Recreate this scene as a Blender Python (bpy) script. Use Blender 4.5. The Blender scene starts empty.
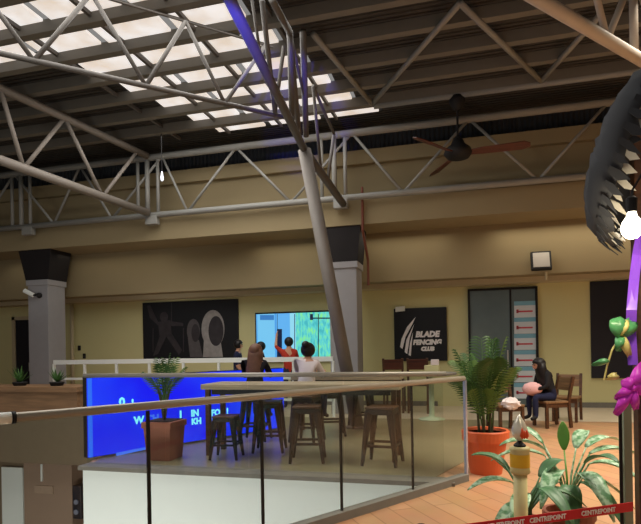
import bpy, bmesh, math, random
from mathutils import Vector, Matrix, Quaternion
random.seed(7)
C = bpy.context.scene.collection
SC = bpy.context.scene
PI = math.pi
V = Vector

# ------------------------------------------------------------------ camera
EYE = 1.387
YAW, ROLL = math.radians(14.8), math.radians(-0.98)
FPX, CX, CY = 540.0, 320.5, 349.4
FW = V((-math.sin(YAW), math.cos(YAW), 0))
R0 = V((math.cos(YAW), math.sin(YAW), 0))
U0 = V((0, 0, 1))
RT = R0 * math.cos(ROLL) + U0 * math.sin(ROLL)
UP = -R0 * math.sin(ROLL) + U0 * math.cos(ROLL)
cam = bpy.data.cameras.new('camera')
cam_o = bpy.data.objects.new('camera', cam)
C.objects.link(cam_o)
cam_o.matrix_world = Matrix(((RT.x, UP.x, -FW.x, 0), (RT.y, UP.y, -FW.y, 0), (RT.z, UP.z, -FW.z, EYE), (0, 0, 0, 1)))
cam.sensor_fit = 'HORIZONTAL'
cam.sensor_width = 36
cam.lens = FPX / 641 * 36
cam.shift_y = (CY - 262) / 641
cam.clip_start = 0.05
SC.camera = cam_o

# ------------------------------------------------------------------ light
SC.view_settings.view_transform = 'Standard'
SC.view_settings.look = 'None'
SC.view_settings.gamma = 1
SC.view_settings.use_curve_mapping = False
SC.view_settings.exposure = 0.0
W = bpy.data.worlds.new('world')
SC.world = W
W.use_nodes = True
W.node_tree.nodes['Background'].inputs[0].default_value = (1.0, 0.97, 0.93, 1)
W.node_tree.nodes['Background'].inputs[1].default_value = 0.24


def area(name, loc, size, size_y, power, color, rot=(0, 0, 0), spread=None):
    l = bpy.data.lights.new(name, 'AREA')
    l.shape = 'RECTANGLE'
    l.size = size
    l.size_y = size_y
    l.energy = power
    l.color = color
    if spread:
        l.spread = spread
    o = bpy.data.objects.new(name, l)
    C.objects.link(o)
    o.location = loc
    o.rotation_euler = rot
    return o


# lamps on the underside of the ledge light the shop fronts
area('walkway_light', (3.2, 11.75, 3.9), 5.0, 0.5, 34, (1.0, 0.9, 0.7))
area('walkway_light', (-2.5, 11.75, 3.9), 4.5, 0.5, 16, (1.0, 0.92, 0.74))
area('walkway_light', (-9.5, 11.75, 3.9), 5.0, 0.5, 6, (1.0, 0.92, 0.74))
# daylight coming down through the skylight
area('skylight_daylight', (-4.4, 6.2, 5.98), 4.4, 8.4, 420, (1.0, 0.97, 0.92))
# unseen spot added to throw blue onto the rising truss chord
sp = bpy.data.lights.new('blue_spot', 'SPOT')
sp.energy = 1000
sp.color = (0.06, 0.06, 1.0)
sp.spot_size = math.radians(17)
sp.spot_blend = 0.5
sp.shadow_soft_size = 0.05
spo = bpy.data.objects.new('blue_spot', sp)
C.objects.link(spo)
spo.location = (-2.05, 3.6, 4.3)
spo.rotation_euler = (V((-2.42, 6.1, 4.95)) - V((-2.05, 3.6, 4.3))).to_track_quat('-Z', 'Y').to_euler()
# unseen fill light added in the void to brighten the white fascia
area('fascia_fill_light', (-3.4, 1.2, -2.4), 2.5, 1.0, 120, (1.0, 0.98, 0.94), rot=(math.radians(97), 0, math.radians(4)), spread=math.radians(120))
# unseen light added over the right walkway to brighten its floor
area('walkway_light', (3.2, 6.2, 5.6), 2.0, 4.0, 390, (1.0, 0.9, 0.74), spread=math.radians(110))


# ------------------------------------------------------------------ helpers
def ray(px, py):
    a, b = (px - CX) / FPX, (CY - py) / FPX
    return RT * a + UP * b + FW


def at_d(px, py, d):
    return V((0, 0, EYE)) + ray(px, py) * d


def at_Y(px, py, Y):
    r = ray(px, py)
    return V((0, 0, EYE)) + r * (Y / r.y)


def at_X(px, py, X):
    r = ray(px, py)
    return V((0, 0, EYE)) + r * (X / r.x)


def at_z(px, py, z):
    r = ray(px, py)
    return V((0, 0, EYE)) + r * ((z - EYE) / r.z)


def lin(c):
    o = []
    for v in c[:3]:
        v = v / 255
        o.append(v / 12.92 if v <= 0.04045 else ((v + 0.055) / 1.055) ** 2.4)
    return (*o, 1)


def mat(name, col, rough=0.6, metal=0.0, var=0.12, scale=6.0, bump=0.0, bscale=40.0, emit=None, es=1.0, spec=0.4):
    m = bpy.data.materials.new(name)
    m.use_nodes = True
    nt = m.node_tree
    b = nt.nodes['Principled BSDF']
    b.inputs['Roughness'].default_value = rough
    b.inputs['Metallic'].default_value = metal
    b.inputs['Specular IOR Level'].default_value = spec
    tc = nt.nodes.new('ShaderNodeTexCoord')
    n = nt.nodes.new('ShaderNodeTexNoise')
    n.inputs['Scale'].default_value = scale
    n.inputs['Detail'].default_value = 4
    nt.links.new(tc.outputs['Object'], n.inputs['Vector'])
    mx = nt.nodes.new('ShaderNodeMix')
    mx.data_type = 'RGBA'
    c = lin(col)
    mx.inputs[6].default_value = tuple(x * (1 - var) for x in c[:3]) + (1,)
    mx.inputs[7].default_value = tuple(min(1, x * (1 + var)) for x in c[:3]) + (1,)
    nt.links.new(n.outputs[0], mx.inputs[0])
    nt.links.new(mx.outputs[2], b.inputs['Base Color'])
    if bump:
        n2 = nt.nodes.new('ShaderNodeTexNoise')
        n2.inputs['Scale'].default_value = bscale
        nt.links.new(tc.outputs['Object'], n2.inputs['Vector'])
        bp = nt.nodes.new('ShaderNodeBump')
        bp.inputs['Strength'].default_value = bump
        bp.inputs['Distance'].default_value = 0.02
        nt.links.new(n2.outputs[0], bp.inputs['Height'])
        nt.links.new(bp.outputs[0], b.inputs['Normal'])
    if emit:
        b.inputs['Emission Color'].default_value = lin(emit)
        b.inputs['Emission Strength'].default_value = es
    return m


def wood(name, a, b_, scale=3.0, rough=0.45, stretch=(1, 12, 12)):
    m = bpy.data.materials.new(name)
    m.use_nodes = True
    nt = m.node_tree
    b = nt.nodes['Principled BSDF']
    b.inputs['Roughness'].default_value = rough
    tc = nt.nodes.new('ShaderNodeTexCoord')
    mp = nt.nodes.new('ShaderNodeMapping')
    mp.inputs['Scale'].default_value = stretch
    n = nt.nodes.new('ShaderNodeTexNoise')
    n.inputs['Scale'].default_value = scale
    n.inputs['Detail'].default_value = 5
    cr = nt.nodes.new('ShaderNodeValToRGB')
    cr.color_ramp.elements[0].position = 0.3
    cr.color_ramp.elements[1].position = 0.7
    cr.color_ramp.elements[0].color = lin(a)
    cr.color_ramp.elements[1].color = lin(b_)
    nt.links.new(tc.outputs['Object'], mp.inputs[0])
    nt.links.new(mp.outputs[0], n.inputs['Vector'])
    nt.links.new(n.outputs[0], cr.inputs[0])
    nt.links.new(cr.outputs[0], b.inputs['Base Color'])
    return m


def glass(name, tint, refl=0.05):
    m = bpy.data.materials.new(name)
    m.use_nodes = True
    nt = m.node_tree
    nt.nodes.remove(nt.nodes['Principled BSDF'])
    out = nt.nodes['Material Output']
    t = nt.nodes.new('ShaderNodeBsdfTransparent')
    t.inputs[0].default_value = (*tint, 1)
    g = nt.nodes.new('ShaderNodeBsdfGlossy')
    g.inputs['Roughness'].default_value = 0.03
    fr = nt.nodes.new('ShaderNodeFresnel')
    fr.inputs[0].default_value = 1.45
    mul = nt.nodes.new('ShaderNodeMath')
    mul.operation = 'MULTIPLY'
    mul.inputs[1].default_value = refl / 0.05
    mx = nt.nodes.new('ShaderNodeMixShader')
    nt.links.new(fr.outputs[0], mul.inputs[0])
    ge = nt.nodes.new('ShaderNodeNewGeometry')
    inv = nt.nodes.new('ShaderNodeMath')
    inv.operation = 'SUBTRACT'
    inv.inputs[0].default_value = 1.0
    mu2 = nt.nodes.new('ShaderNodeMath')
    mu2.operation = 'MULTIPLY'
    nt.links.new(ge.outputs['Backfacing'], inv.inputs[1])
    nt.links.new(inv.outputs[0], mu2.inputs[0])
    nt.links.new(mul.outputs[0], mu2.inputs[1])
    nt.links.new(mu2.outputs[0], mx.inputs[0])
    nt.links.new(t.outputs[0], mx.inputs[1])
    nt.links.new(g.outputs[0], mx.inputs[2])
    nt.links.new(mx.outputs[0], out.inputs[0])
    return m


ORG = {}


def thing(name, label, cat, loc=(0, 0, 0), rotz=0, group=None):
    o = bpy.data.objects.new(name, None)
    o.empty_display_size = 0.1
    C.objects.link(o)
    o.location = loc
    o.rotation_euler = (0, 0, rotz)
    o['label'] = label
    o['category'] = cat
    if group:
        o['group'] = group
    ORG[o.name] = V(loc)
    return o


def obj(name, bm, m, parent=None, smooth=False, label=None, local=False):
    """link a bmesh (world coordinates unless local) as ONE mesh object"""
    me = bpy.data.meshes.new(name)
    off = V((0, 0, 0))
    if parent is not None and not local:
        off = ORG[parent.name]
        bmesh.ops.translate(bm, vec=-off, verts=bm.verts)
    if hasattr(bm, 'verts') and isinstance(bm, bmesh.types.BMesh):
        bmesh.ops.recalc_face_normals(bm, faces=bm.faces)
        bm.to_mesh(me)
        bm.free()
    for x in (m if isinstance(m, (list, tuple)) else [m]):
        me.materials.append(x)
    if smooth:
        for p in me.polygons:
            p.use_smooth = True
    o = bpy.data.objects.new(name, me)
    C.objects.link(o)
    if parent is not None:
        o.parent = parent
        ORG[o.name] = off
    if label:
        o['label'] = label
    return o


def solo(name, bm, m, label, cat, group=None, smooth=False):
    """a thing that is one mesh; its origin goes to the middle of its base"""
    xs = [v.co for v in bm.verts]
    base = V(((min(v.x for v in xs) + max(v.x for v in xs)) / 2, (min(v.y for v in xs) + max(v.y for v in xs)) / 2, min(v.z for v in xs)))
    bmesh.ops.translate(bm, vec=-base, verts=bm.verts)
    o = obj(name, bm, m, None, smooth)
    o.location = base
    ORG[o.name] = base
    o['label'] = label
    o['category'] = cat
    if group:
        o['group'] = group
    return o


def struct(name, bm, m, label=None, cat=None):
    o = obj(name, bm, m)
    o['kind'] = 'structure'
    if label:
        o['label'] = label
    if cat:
        o['category'] = cat
    return o


def dup(root, loc, rotz, label, group=None):
    r = root.copy()
    C.objects.link(r)
    r.location = loc
    r.rotation_euler = (0, 0, rotz)
    r['label'] = label
    if group:
        r['group'] = group
    for ch in list(root.children):
        c = ch.copy()
        C.objects.link(c)
        c.parent = r
        for g in ch.children:
            d = g.copy()
            C.objects.link(d)
            d.parent = c
    return r


def NB():
    return bmesh.new()


def bx(bm, x0, x1, y0, y1, z0, z1, bev=0.0):
    v = [bm.verts.new((x, y, z)) for z in (z0, z1) for y in (y0, y1) for x in (x0, x1)]
    fs = [bm.faces.new([v[i] for i in f]) for f in ((0, 2, 3, 1), (4, 5, 7, 6), (0, 1, 5, 4), (2, 6, 7, 3), (0, 4, 6, 2), (1, 3, 7, 5))]
    if bev:
        es = list({e for f in fs for e in f.edges})
        bmesh.ops.bevel(bm, geom=es, offset=bev, segments=2, affect='EDGES', profile=0.5)
    return bm


def frame_of(d):
    d = d.normalized()
    a = V((0, 0, 1)) if abs(d.z) < 0.95 else V((1, 0, 0))
    s = d.cross(a).normalized()
    return s, s.cross(d).normalized()


def tube(bm, pts, r, n=10, cap=True):
    """tube along a polyline; r a number or one radius per point"""
    pts = [V(p) for p in pts]
    rs = r if isinstance(r, (list, tuple)) else [r] * len(pts)
    rings = []
    s = None
    for i, p in enumerate(pts):
        d = (pts[min(i + 1, len(pts) - 1)] - pts[max(i - 1, 0)])
        s1, u1 = frame_of(d)
        if s is not None:
            s1 = (s - d.normalized() * s.dot(d.normalized())).normalized()
            u1 = s1.cross(d.normalized()).normalized()
        s = s1
        rings.append([bm.verts.new(p + (s1 * math.cos(2 * PI * k / n) + u1 * math.sin(2 * PI * k / n)) * rs[i]) for k in range(n)])
    for a, b in zip(rings, rings[1:]):
        for k in range(n):
            bm.faces.new((a[k], a[(k + 1) % n], b[(k + 1) % n], b[k]))
    if cap:
        bm.faces.new(rings[0][::-1])
        bm.faces.new(rings[-1])
    return bm


def beam(bm, p, q, w, h, up=None):
    """rectangular bar from p to q"""
    p, q = V(p), V(q)
    d = (q - p).normalized()
    if up is None:
        s, u = frame_of(d)
    else:
        s = d.cross(V(up)).normalized()
        u = s.cross(d).normalized()
    v = []
    for e in (p, q):
        for a, b in ((-1, -1), (1, -1), (1, 1), (-1, 1)):
            v.append(bm.verts.new(e + s * a * w / 2 + u * b * h / 2))
    for f in ((0, 1, 2, 3), (7, 6, 5, 4), (0, 4, 5, 1), (1, 5, 6, 2), (2, 6, 7, 3), (3, 7, 4, 0)):
        bm.faces.new([v[i] for i in f])
    return bm


def lathe(bm, prof, n=24, c=(0, 0, 0), cap=True):
    c = V(c)
    rings = [[bm.verts.new(c + V((r * math.cos(2 * PI * k / n), r * math.sin(2 * PI * k / n), z))) for k in range(n)] for r, z in prof]
    for a, b in zip(rings, rings[1:]):
        for k in range(n):
            bm.faces.new((a[k], a[(k + 1) % n], b[(k + 1) % n], b[k]))
    if cap:
        bm.faces.new(rings[0][::-1])
        bm.faces.new(rings[-1])
    return bm


def prism(bm, poly, vec):
    """extrude a 3D polygon along vec"""
    a = [bm.verts.new(V(p)) for p in poly]
    b = [bm.verts.new(V(p) + V(vec)) for p in poly]
    n = len(a)
    bm.faces.new(a[::-1])
    bm.faces.new(b)
    for i in range(n):
        bm.faces.new((a[i], a[(i + 1) % n], b[(i + 1) % n], b[i]))
    return bm


def ball(bm, c, r, sx=1, sy=1, sz=1, u=14, v=10):
    bmesh.ops.create_uvsphere(bm, u_segments=u, v_segments=v, radius=r, matrix=Matrix.Translation(V(c)) @ Matrix.Diagonal((sx, sy, sz, 1)))
    return bm


def text_bm(body, size, origin, xdir, up, thick=0.006, shear=0.0, bold=0.0, align='LEFT'):
    cu = bpy.data.curves.new('t', 'FONT')
    cu.body = body
    cu.size = size
    cu.extrude = thick / 2
    cu.shear = shear
    cu.offset = bold
    cu.align_x = align
    cu.resolution_u = 2
    o = bpy.data.objects.new('t', cu)
    C.objects.link(o)
    dg = bpy.context.evaluated_depsgraph_get()
    me = bpy.data.meshes.new_from_object(o.evaluated_get(dg))
    bm = bmesh.new()
    bm.from_mesh(me)
    bpy.data.objects.remove(o)
    bpy.data.curves.remove(cu)
    bpy.data.meshes.remove(me)
    x, u = V(xdir).normalized(), V(up).normalized()
    n = x.cross(u)
    M = Matrix(((x.x, u.x, n.x, origin[0]), (x.y, u.y, n.y, origin[1]), (x.z, u.z, n.z, origin[2]), (0, 0, 0, 1)))
    bmesh.ops.transform(bm, matrix=M, verts=bm.verts)
    return bm


# ------------------------------------------------------------------ materials
M = {}
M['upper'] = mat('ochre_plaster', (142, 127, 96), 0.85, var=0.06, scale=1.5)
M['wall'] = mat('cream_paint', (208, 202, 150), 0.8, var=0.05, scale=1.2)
M['trim'] = mat('cream_trim', (186, 173, 142), 0.7, var=0.05)
M['grey'] = mat('pillar_grey', (150, 148, 150), 0.8, var=0.06)
M['white'] = mat('white_paint', (236, 240, 236), 0.7, var=0.03, scale=1)
M['steel'] = mat('painted_steel', (140, 139, 134), 0.55, var=0.1, scale=4)
M['purlin'] = mat('purlin_grey', (116, 112, 104), 0.6, var=0.1, scale=4)
M['steel_d'] = mat('dark_steel', (96, 92, 88), 0.55, var=0.12, scale=4)
M['deck_metal'] = mat('roof_sheet', (58, 56, 54), 0.8, var=0.3, scale=1.5)
M['dark'] = mat('near_black', (22, 20, 22), 0.7, var=0.2)
M['black_print'] = mat('black_print', (12, 13, 20), 0.55, var=0.2)
M['navy'] = mat('navy_panel', (20, 22, 34), 0.5, var=0.15)
M['capital'] = mat('capital_brown', (24, 19, 20), 0.85, var=0.15)
M['kerb'] = mat('grey_stone', (118, 114, 106), 0.7, var=0.15, scale=10)
M['stool_metal'] = mat('gunmetal', (20, 20, 21), 0.5, 0.1, var=0.15)
M['rail'] = mat('satin_bronze', (164, 154, 138), 0.4, 0.3, var=0.08)
M['silver'] = mat('satin_steel', (200, 200, 198), 0.3, 0.7, var=0.05)
M['joint'] = mat('glass_joint', (16, 16, 16), 0.6)
M['wood'] = wood('oak', (104, 76, 50), (142, 108, 74))
M['darkwood'] = wood('walnut', (58, 34, 20), (92, 58, 34))
M['table'] = wood('table_wood', (150, 132, 106), (184, 164, 134))
M['redwood'] = wood('mahogany', (60, 26, 18), (92, 44, 30))
M['planter'] = wood('planter_wood', (112, 84, 58), (140, 106, 74), scale=2, rough=0.6)
M['terracotta'] = mat('terracotta', (206, 96, 52), 0.55, var=0.08, scale=8)
M['brownpot'] = mat('brown_clay', (158, 92, 72), 0.6, var=0.1, scale=8)
M['soil'] = mat('soil', (40, 28, 20), 0.95, var=0.4, scale=40)
M['palm'] = mat('palm_green', (56, 92, 38), 0.55, var=0.3, scale=10)
M['palm2'] = mat('palm_green_light', (96, 126, 56), 0.55, var=0.3, scale=10)
M['stem'] = mat('stem_brown', (70, 66, 40), 0.8, var=0.25)
M['skin'] = mat('skin', (198, 146, 116), 0.55, var=0.05)
M['hair_brown'] = mat('hair_brown', (106, 72, 54), 0.55, var=0.3, scale=20)
M['hair_black'] = mat('hair_black', (20, 16, 18), 0.5, var=0.3, scale=20)
M['c_black'] = mat('cloth_black', (24, 22, 26), 0.9, var=0.15)
M['c_white'] = mat('cloth_white', (226, 214, 214), 0.9, var=0.05)
M['c_navy'] = mat('cloth_navy', (28, 32, 62), 0.9, var=0.15)
M['c_red'] = mat('cloth_red', (176, 52, 36), 0.9, var=0.12)
M['c_pink'] = mat('cloth_pink', (226, 176, 176), 0.9, var=0.08)
M['c_jean'] = mat('cloth_denim', (42, 48, 72), 0.9, var=0.15)
M['purple'] = mat('purple_satin', (138, 78, 226), 0.3, var=0.2, scale=12)
M['magenta'] = mat('magenta_satin', (222, 64, 222), 0.35, var=0.2, scale=16)
M['green_foil'] = mat('green_foil', (92, 168, 108), 0.3, 0.0, var=0.4, scale=24)
M['gold_foil'] = mat('gold_foil', (236, 216, 136), 0.3, 0.0, var=0.3, scale=24)
M['foil'] = mat('silver_foil', (225, 220, 205), 0.3, 0.3, var=0.15, scale=20)
M['canopy'] = mat('canopy_cloth', (62, 64, 68), 0.85, var=0.15)
M['red_tape'] = mat('red_tape', (206, 26, 44), 0.5, var=0.05)
M['white_ink'] = mat('white_ink', (240, 236, 236), 0.6, var=0.02)
M['bamboo'] = mat('bamboo', (216, 204, 146), 0.5, var=0.12, scale=14)
M['yellow'] = mat('yellow_band', (226, 178, 44), 0.5, var=0.1)
M['red_brown'] = mat('red_brown_paint', (112, 60, 44), 0.6, var=0.12)
M['fan_blade'] = wood('fan_blade_wood', (78, 38, 26), (100, 52, 36))
M['rail_glass'] = glass('railing_glass', (0.94, 0.96, 0.945), 0.05)
M['door_glass'] = None


def tile_floor():
    m = bpy.data.materials.new('floor_tile')
    m.use_nodes = True
    nt = m.node_tree
    b = nt.nodes['Principled BSDF']
    b.inputs['Roughness'].default_value = 0.34
    tc = nt.nodes.new('ShaderNodeTexCoord')
    mp = nt.nodes.new('ShaderNodeMapping')
    mp.inputs['Rotation'].default_value = (0, 0, math.radians(57))
    br = nt.nodes.new('ShaderNodeTexBrick')
    br.inputs['Color1'].default_value = lin((206, 158, 118))
    br.inputs['Color2'].default_value = lin((192, 144, 107))
    br.inputs['Mortar'].default_value = lin((160, 116, 82))
    br.inputs['Scale'].default_value = 1.0
    br.inputs['Mortar Size'].default_value = 0.006
    br.inputs['Brick Width'].default_value = 1.2
    br.inputs['Row Height'].default_value = 0.2
    n = nt.nodes.new('ShaderNodeTexNoise')
    n.inputs['Scale'].default_value = 3
    mx = nt.nodes.new('ShaderNodeMix')
    mx.data_type = 'RGBA'
    mx.blend_type = 'MULTIPLY'
    mx.inputs[0].default_value = 0.25
    nt.links.new(tc.outputs['Object'], mp.inputs[0])
    nt.links.new(mp.outputs[0], br.inputs['Vector'])
    nt.links.new(mp.outputs[0], n.inputs['Vector'])
    nt.links.new(br.outputs['Color'], mx.inputs[6])
    nt.links.new(n.outputs['Color'], mx.inputs[7])
    nt.links.new(mx.outputs[2], b.inputs['Base Color'])
    return m


M['floor'] = tile_floor()
M['bar_floor'] = mat('bar_floor', (132, 122, 94), 0.35, var=0.12, scale=2)
M['pale_floor'] = mat('pale_polished_floor', (206, 190, 168), 0.3, var=0.08, scale=2)


def ribbed(name, col, axis, scale, strength=1.0, rough=0.7):
    m = mat(name, col, rough, var=0.25, scale=1.2)
    nt = m.node_tree
    tc = [n for n in nt.nodes if n.type == 'TEX_COORD'][0]
    w = nt.nodes.new('ShaderNodeTexWave')
    w.bands_direction = axis
    w.inputs['Scale'].default_value = scale
    bp = nt.nodes.new('ShaderNodeBump')
    bp.inputs['Strength'].default_value = strength
    bp.inputs['Distance'].default_value = 0.04
    nt.links.new(tc.outputs['Object'], w.inputs['Vector'])
    nt.links.new(w.outputs['Fac'], bp.inputs['Height'])
    nt.links.new(bp.outputs[0], nt.nodes['Principled BSDF'].inputs['Normal'])
    return m


M['roof'] = ribbed('roof_sheet_ribbed', (62, 59, 55), 'Y', 3.0)
M['louvre'] = ribbed('louvre_dark', (54, 58, 64), 'X', 3.2)


def sky_panel():
    """milky translucent sheet lit by the daylight behind it, with dirt"""
    m = bpy.data.materials.new('skylight_sheet')
    m.use_nodes = True
    nt = m.node_tree
    b = nt.nodes['Principled BSDF']
    b.inputs['Base Color'].default_value = lin((190, 184, 174))
    b.inputs['Roughness'].default_value = 0.5
    tc = nt.nodes.new('ShaderNodeTexCoord')
    n = nt.nodes.new('ShaderNodeTexNoise')
    n.inputs['Scale'].default_value = 2.2
    n.inputs['Detail'].default_value = 5
    cr = nt.nodes.new('ShaderNodeValToRGB')
    cr.color_ramp.elements[0].position = 0.35
    cr.color_ramp.elements[0].color = lin((226, 210, 194))
    cr.color_ramp.elements[1].position = 0.62
    cr.color_ramp.elements[1].color = lin((246, 242, 240))
    nt.links.new(tc.outputs['Object'], n.inputs['Vector'])
    nt.links.new(n.outputs[0], cr.inputs[0])
    nt.links.new(cr.outputs[0], b.inputs['Emission Color'])
    b.inputs['Emission Strength'].default_value = 0.86
    return m


M['sky'] = sky_panel()

# ------------------------------------------------------------------ setting
ROOF = 6.12
b = NB()
# walkway on the right and round the back; the bar deck; the left gallery
walk = [(-0.02, 5.62), (-0.02, 5.55), (0.05, 5.87), (-5.1, -2.1), (-5.1, -4), (9, -4), (9, 13.2), (-16, 13.2), (-16, 8.0), (-5.6, 8.0), (-4.85, 5.62)]
walk = [(-0.12, 5.62), (-5.1, -2.1), (-5.1, -4), (9, -4), (9, 13.2), (-16, 13.2), (-16, 8.0), (-5.6, 8.0), (-4.62, 5.9), (-4.5, 5.62)]
prism(b, [(x, y, 0) for x, y in walk][::-1], (0, 0, -0.3))
struct('floor', b, M['floor'])
b = NB()
prism(b, [(x, y, 0.004) for x, y in ((-0.35, 5.75), (0.5, 8.2), (0.9, 10.6), (-5.2, 10.6), (-5.4, 8.1), (-4.55, 5.9), (-4.48, 5.75))], (0, 0, 0.004))
struct('floor_bar', b, M['bar_floor'])
b = NB()
prism(b, [(x, y, 0.004) for x, y in ((0.9, 10.6), (9, 10.6), (9, 13.0), (-6, 13.0), (-6, 10.6))], (0, 0, 0.004))
struct('floor_back', b, M['pale_floor'])

# shop-front wall, bulkhead above it, beam and upper wall
b = NB()
bx(b, -16, 9, 13.0, 13.3, 0, 2.95)
struct('wall_back', b, M['wall'])
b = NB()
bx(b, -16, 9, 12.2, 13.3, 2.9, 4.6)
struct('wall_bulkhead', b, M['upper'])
b = NB()
bx(b, -16, 9, 12.6, 13.0, 2.785, 2.9)
struct('trim_1', b, M['trim'])
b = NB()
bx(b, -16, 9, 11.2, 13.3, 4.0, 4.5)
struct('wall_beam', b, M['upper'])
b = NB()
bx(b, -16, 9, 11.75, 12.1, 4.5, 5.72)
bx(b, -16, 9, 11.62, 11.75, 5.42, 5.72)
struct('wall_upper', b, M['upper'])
b = NB()
bx(b, -16, 9, 11.85, 11.95, 5.72, ROOF + 0.3)
struct('wall_louvre', b, M['louvre'])
b = NB()
bx(b, -16.2, -16, 5, 13.3, -5, ROOF + 0.3)
struct('wall_left', b, M['upper'])
b = NB()
bx(b, 9, 9.2, -4, 13.3, 0, ROOF + 0.3)
struct('wall_right', b, M['wall'])
b = NB()
for x0, x1 in ((-6.0, -0.6), (1.35, 9)):
    bx(b, x0, x1, 12.97, 13.0, 0.008, 0.12)
struct('baseboard_back', b, M['kerb'])

# roof sheet with the openings of the skylight, row by row
PUR = [11.0 - 0.735 * k for k in range(1, 13)]      # y of the purlins
rows = []
for k in range(len(PUR) - 1):
    y1, y0 = (10.95 if k == 0 else PUR[k]), PUR[k + 1]
    if k == 0:
        y1 = PUR[0]
    ym = (y0 + y1) / 2
    xl = -5.25 - (10.35 - ym) * 0.34 if ym > 7.35 else (-7.7 if ym > 6.6 else -9.6)
    xr = -1.72 + (ym - 10.5) * 0.325
    rows.append((y0, y1, xl, xr))
rows.insert(0, (PUR[0], 10.95, -5.15, -1.5))
b = NB()
bx(b, -16, 9, 10.95, 12.1, ROOF + 0.1, ROOF + 0.18)
for y0, y1, xl, xr in rows:
    bx(b, -16, xl, y0, y1, ROOF + 0.1, ROOF + 0.18)
    bx(b, xr, 9, y0, y1, ROOF + 0.1, ROOF + 0.18)
bx(b, -16, 9, -4, rows[-1][0], ROOF + 0.1, ROOF + 0.18)
struct('ceiling', b, M['roof'])

sky_t = thing('skylight', 'bright white skylight of milky roof panels in the dark roof, upper left', 'skylight', (-4.0, 7.0, ROOF + 0.06))
ORD = ['first', 'second', 'third', 'fourth', 'fifth', 'sixth', 'seventh', 'eighth', 'ninth', 'tenth', 'eleventh', 'twelfth', 'thirteenth']
for i, (y0, y1, xl, xr) in enumerate(rows):
    n = max(2, round((xr - xl) / 1.2))
    w = (xr - xl) / n
    for j in range(n):
        b = NB()
        bx(b, xl + j * w + 0.07, xl + (j + 1) * w - 0.07, y0 + 0.09, y1 - 0.07, ROOF + 0.06, ROOF + 0.1)
        obj('skylight_panel', b, M['sky'], sky_t)
for i, y in enumerate(PUR):
    b = NB()
    beam(b, (-15.9, y, ROOF), (8.9, y, ROOF), 0.13, 0.18)
    solo('roof_purlin', b, M['purlin'], 'long grey roof purlin, %s from the far wall, crossing under the skylight panels' % ORD[i], 'purlin', 'purlins under the roof')
for i, x in enumerate((-6.3, -5.1, -3.9, -2.7)):
    b = NB()
    beam(b, (x, 3.2, ROOF + 0.03), (x + 0.25, 10.9, ROOF + 0.03), 0.05, 0.06)
    obj('rafter', b, M['steel_d'], sky_t)

# void: fascia of the bar deck, lower-floor walls
b = NB()
bx(b, -4.46, -0.17, 5.56, 5.72, -3.4, -0.012)
struct('wall_fascia', b, M['white'])
b = NB()
bx(b, -4.5, -0.1, 5.52, 5.76, -0.012, 0.035)
struct('trim_2', b, M['kerb'])
b = NB()
prism(b, [(-0.17, 5.56, -0.05), (-5.05, -2.0, -0.05), (-4.9, -2.06, -0.05), (0.0, 5.5, -0.05)], (0, 0, -3.35))
struct('wall_void', b, M['white'])
b = NB()
bx(b, -16, -4.7, 8.6, 8.8, -4.6, 0)
struct('wall_lower', b, mat('lower_wall', (120, 104, 84), 0.8))
b = NB()
bx(b, -16, -5.55, 7.96, 8.02, -0.55, 0.3)
struct('trim_3', b, mat('gallery_fascia', (112, 98, 78), 0.8))
b = NB()
bx(b, -16, 6, -4, 8.7, -4.7, -4.6)
struct('floor_lower', b, M['bar_floor'])


# ------------------------------------------------------------------ pillars
def pillar(cx, label, s=0.6, base=0.0):
    y0 = 11.22
    t = thing('pillar', label, 'pillar', (cx, y0 + s / 2, base), 0, 'grey pillars under the beam')
    b = NB()
    bx(b, cx - s / 2, cx + s / 2, y0, y0 + s, base, 3.2, 0.015)
    obj('shaft', b, M['grey'], t)
    b = NB()
    bx(b, cx - s / 2 - 0.03, cx + s / 2 + 0.03, y0 - 0.03, y0 + s + 0.03, 3.1, 3.24, 0.01)
    obj('collar', b, M['grey'], t)
    b = NB()
    a0, a1 = s / 2 + 0.03, s / 2 + 0.14
    lo = [b.verts.new((cx + sx * a0, y0 + s / 2 + sy * a0, 3.24)) for sx, sy in ((-1, -1), (1, -1), (1, 1), (-1, 1))]
    hi = [b.verts.new((cx + (sx * a1 if sx > 0 else -a1 - 0.08) - 0.05, y0 + s / 2 + sy * a1 * (1 if sy > 0 else 0.66), 3.995)) for sx, sy in ((-1, -1), (1, -1), (1, 1), (-1, 1))]
    for k in range(4):
        b.faces.new((lo[k], lo[(k + 1) % 4], hi[(k + 1) % 4], hi[k]))
    b.faces.new(lo[::-1])
    b.faces.new(hi)
    obj('capital', b, M['capital'], t, label='dark flared capital')
    return t


xa = (at_Y(31, 330, 11.22).x + at_Y(54, 330, 11.22).x) / 2
pillar(xa - 0.12, 'grey square pillar with black flared capital at the left, beside the ledge planter')
xb = (at_Y(329, 300, 11.22).x + at_Y(357.5, 300, 11.22).x) / 2
pillar(xb, 'grey square pillar with dark brown capital behind the leaning steel column')
b = NB()
x = at_Y(365, 240, 11.35).x
tube(b, [(x, 11.1, 4.75), (x, 11.1, 3.85), (x + 0.03, 11.5, 3.3), (x + 0.03, 11.5, 2.75)], 0.028)
solo('drain_pipe', b, M['red_brown'], 'thin red-brown pipe running down beside the brown pillar capital', 'pipe')

# leaning steel column
p0, p1 = at_d(357.5, 428, 9.5), at_d(304.5, 150, 9.4)
t = thing('leaning_column', 'round grey steel column leaning left up to the roof trusses', 'column', p0)
b = NB()
tube(b, [p0 + V((0, 0, 0.02)), p1], 0.115, 20)
obj('shaft', b, mat('column_grey', (124, 117, 110), 0.55, var=0.1), t, True)
b = NB()
bx(b, p0.x - 0.2, p0.x + 0.2, p0.y - 0.2, p0.y + 0.2, 0.006, 0.03)
obj('base_plate', b, M['steel_d'], t)


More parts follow.
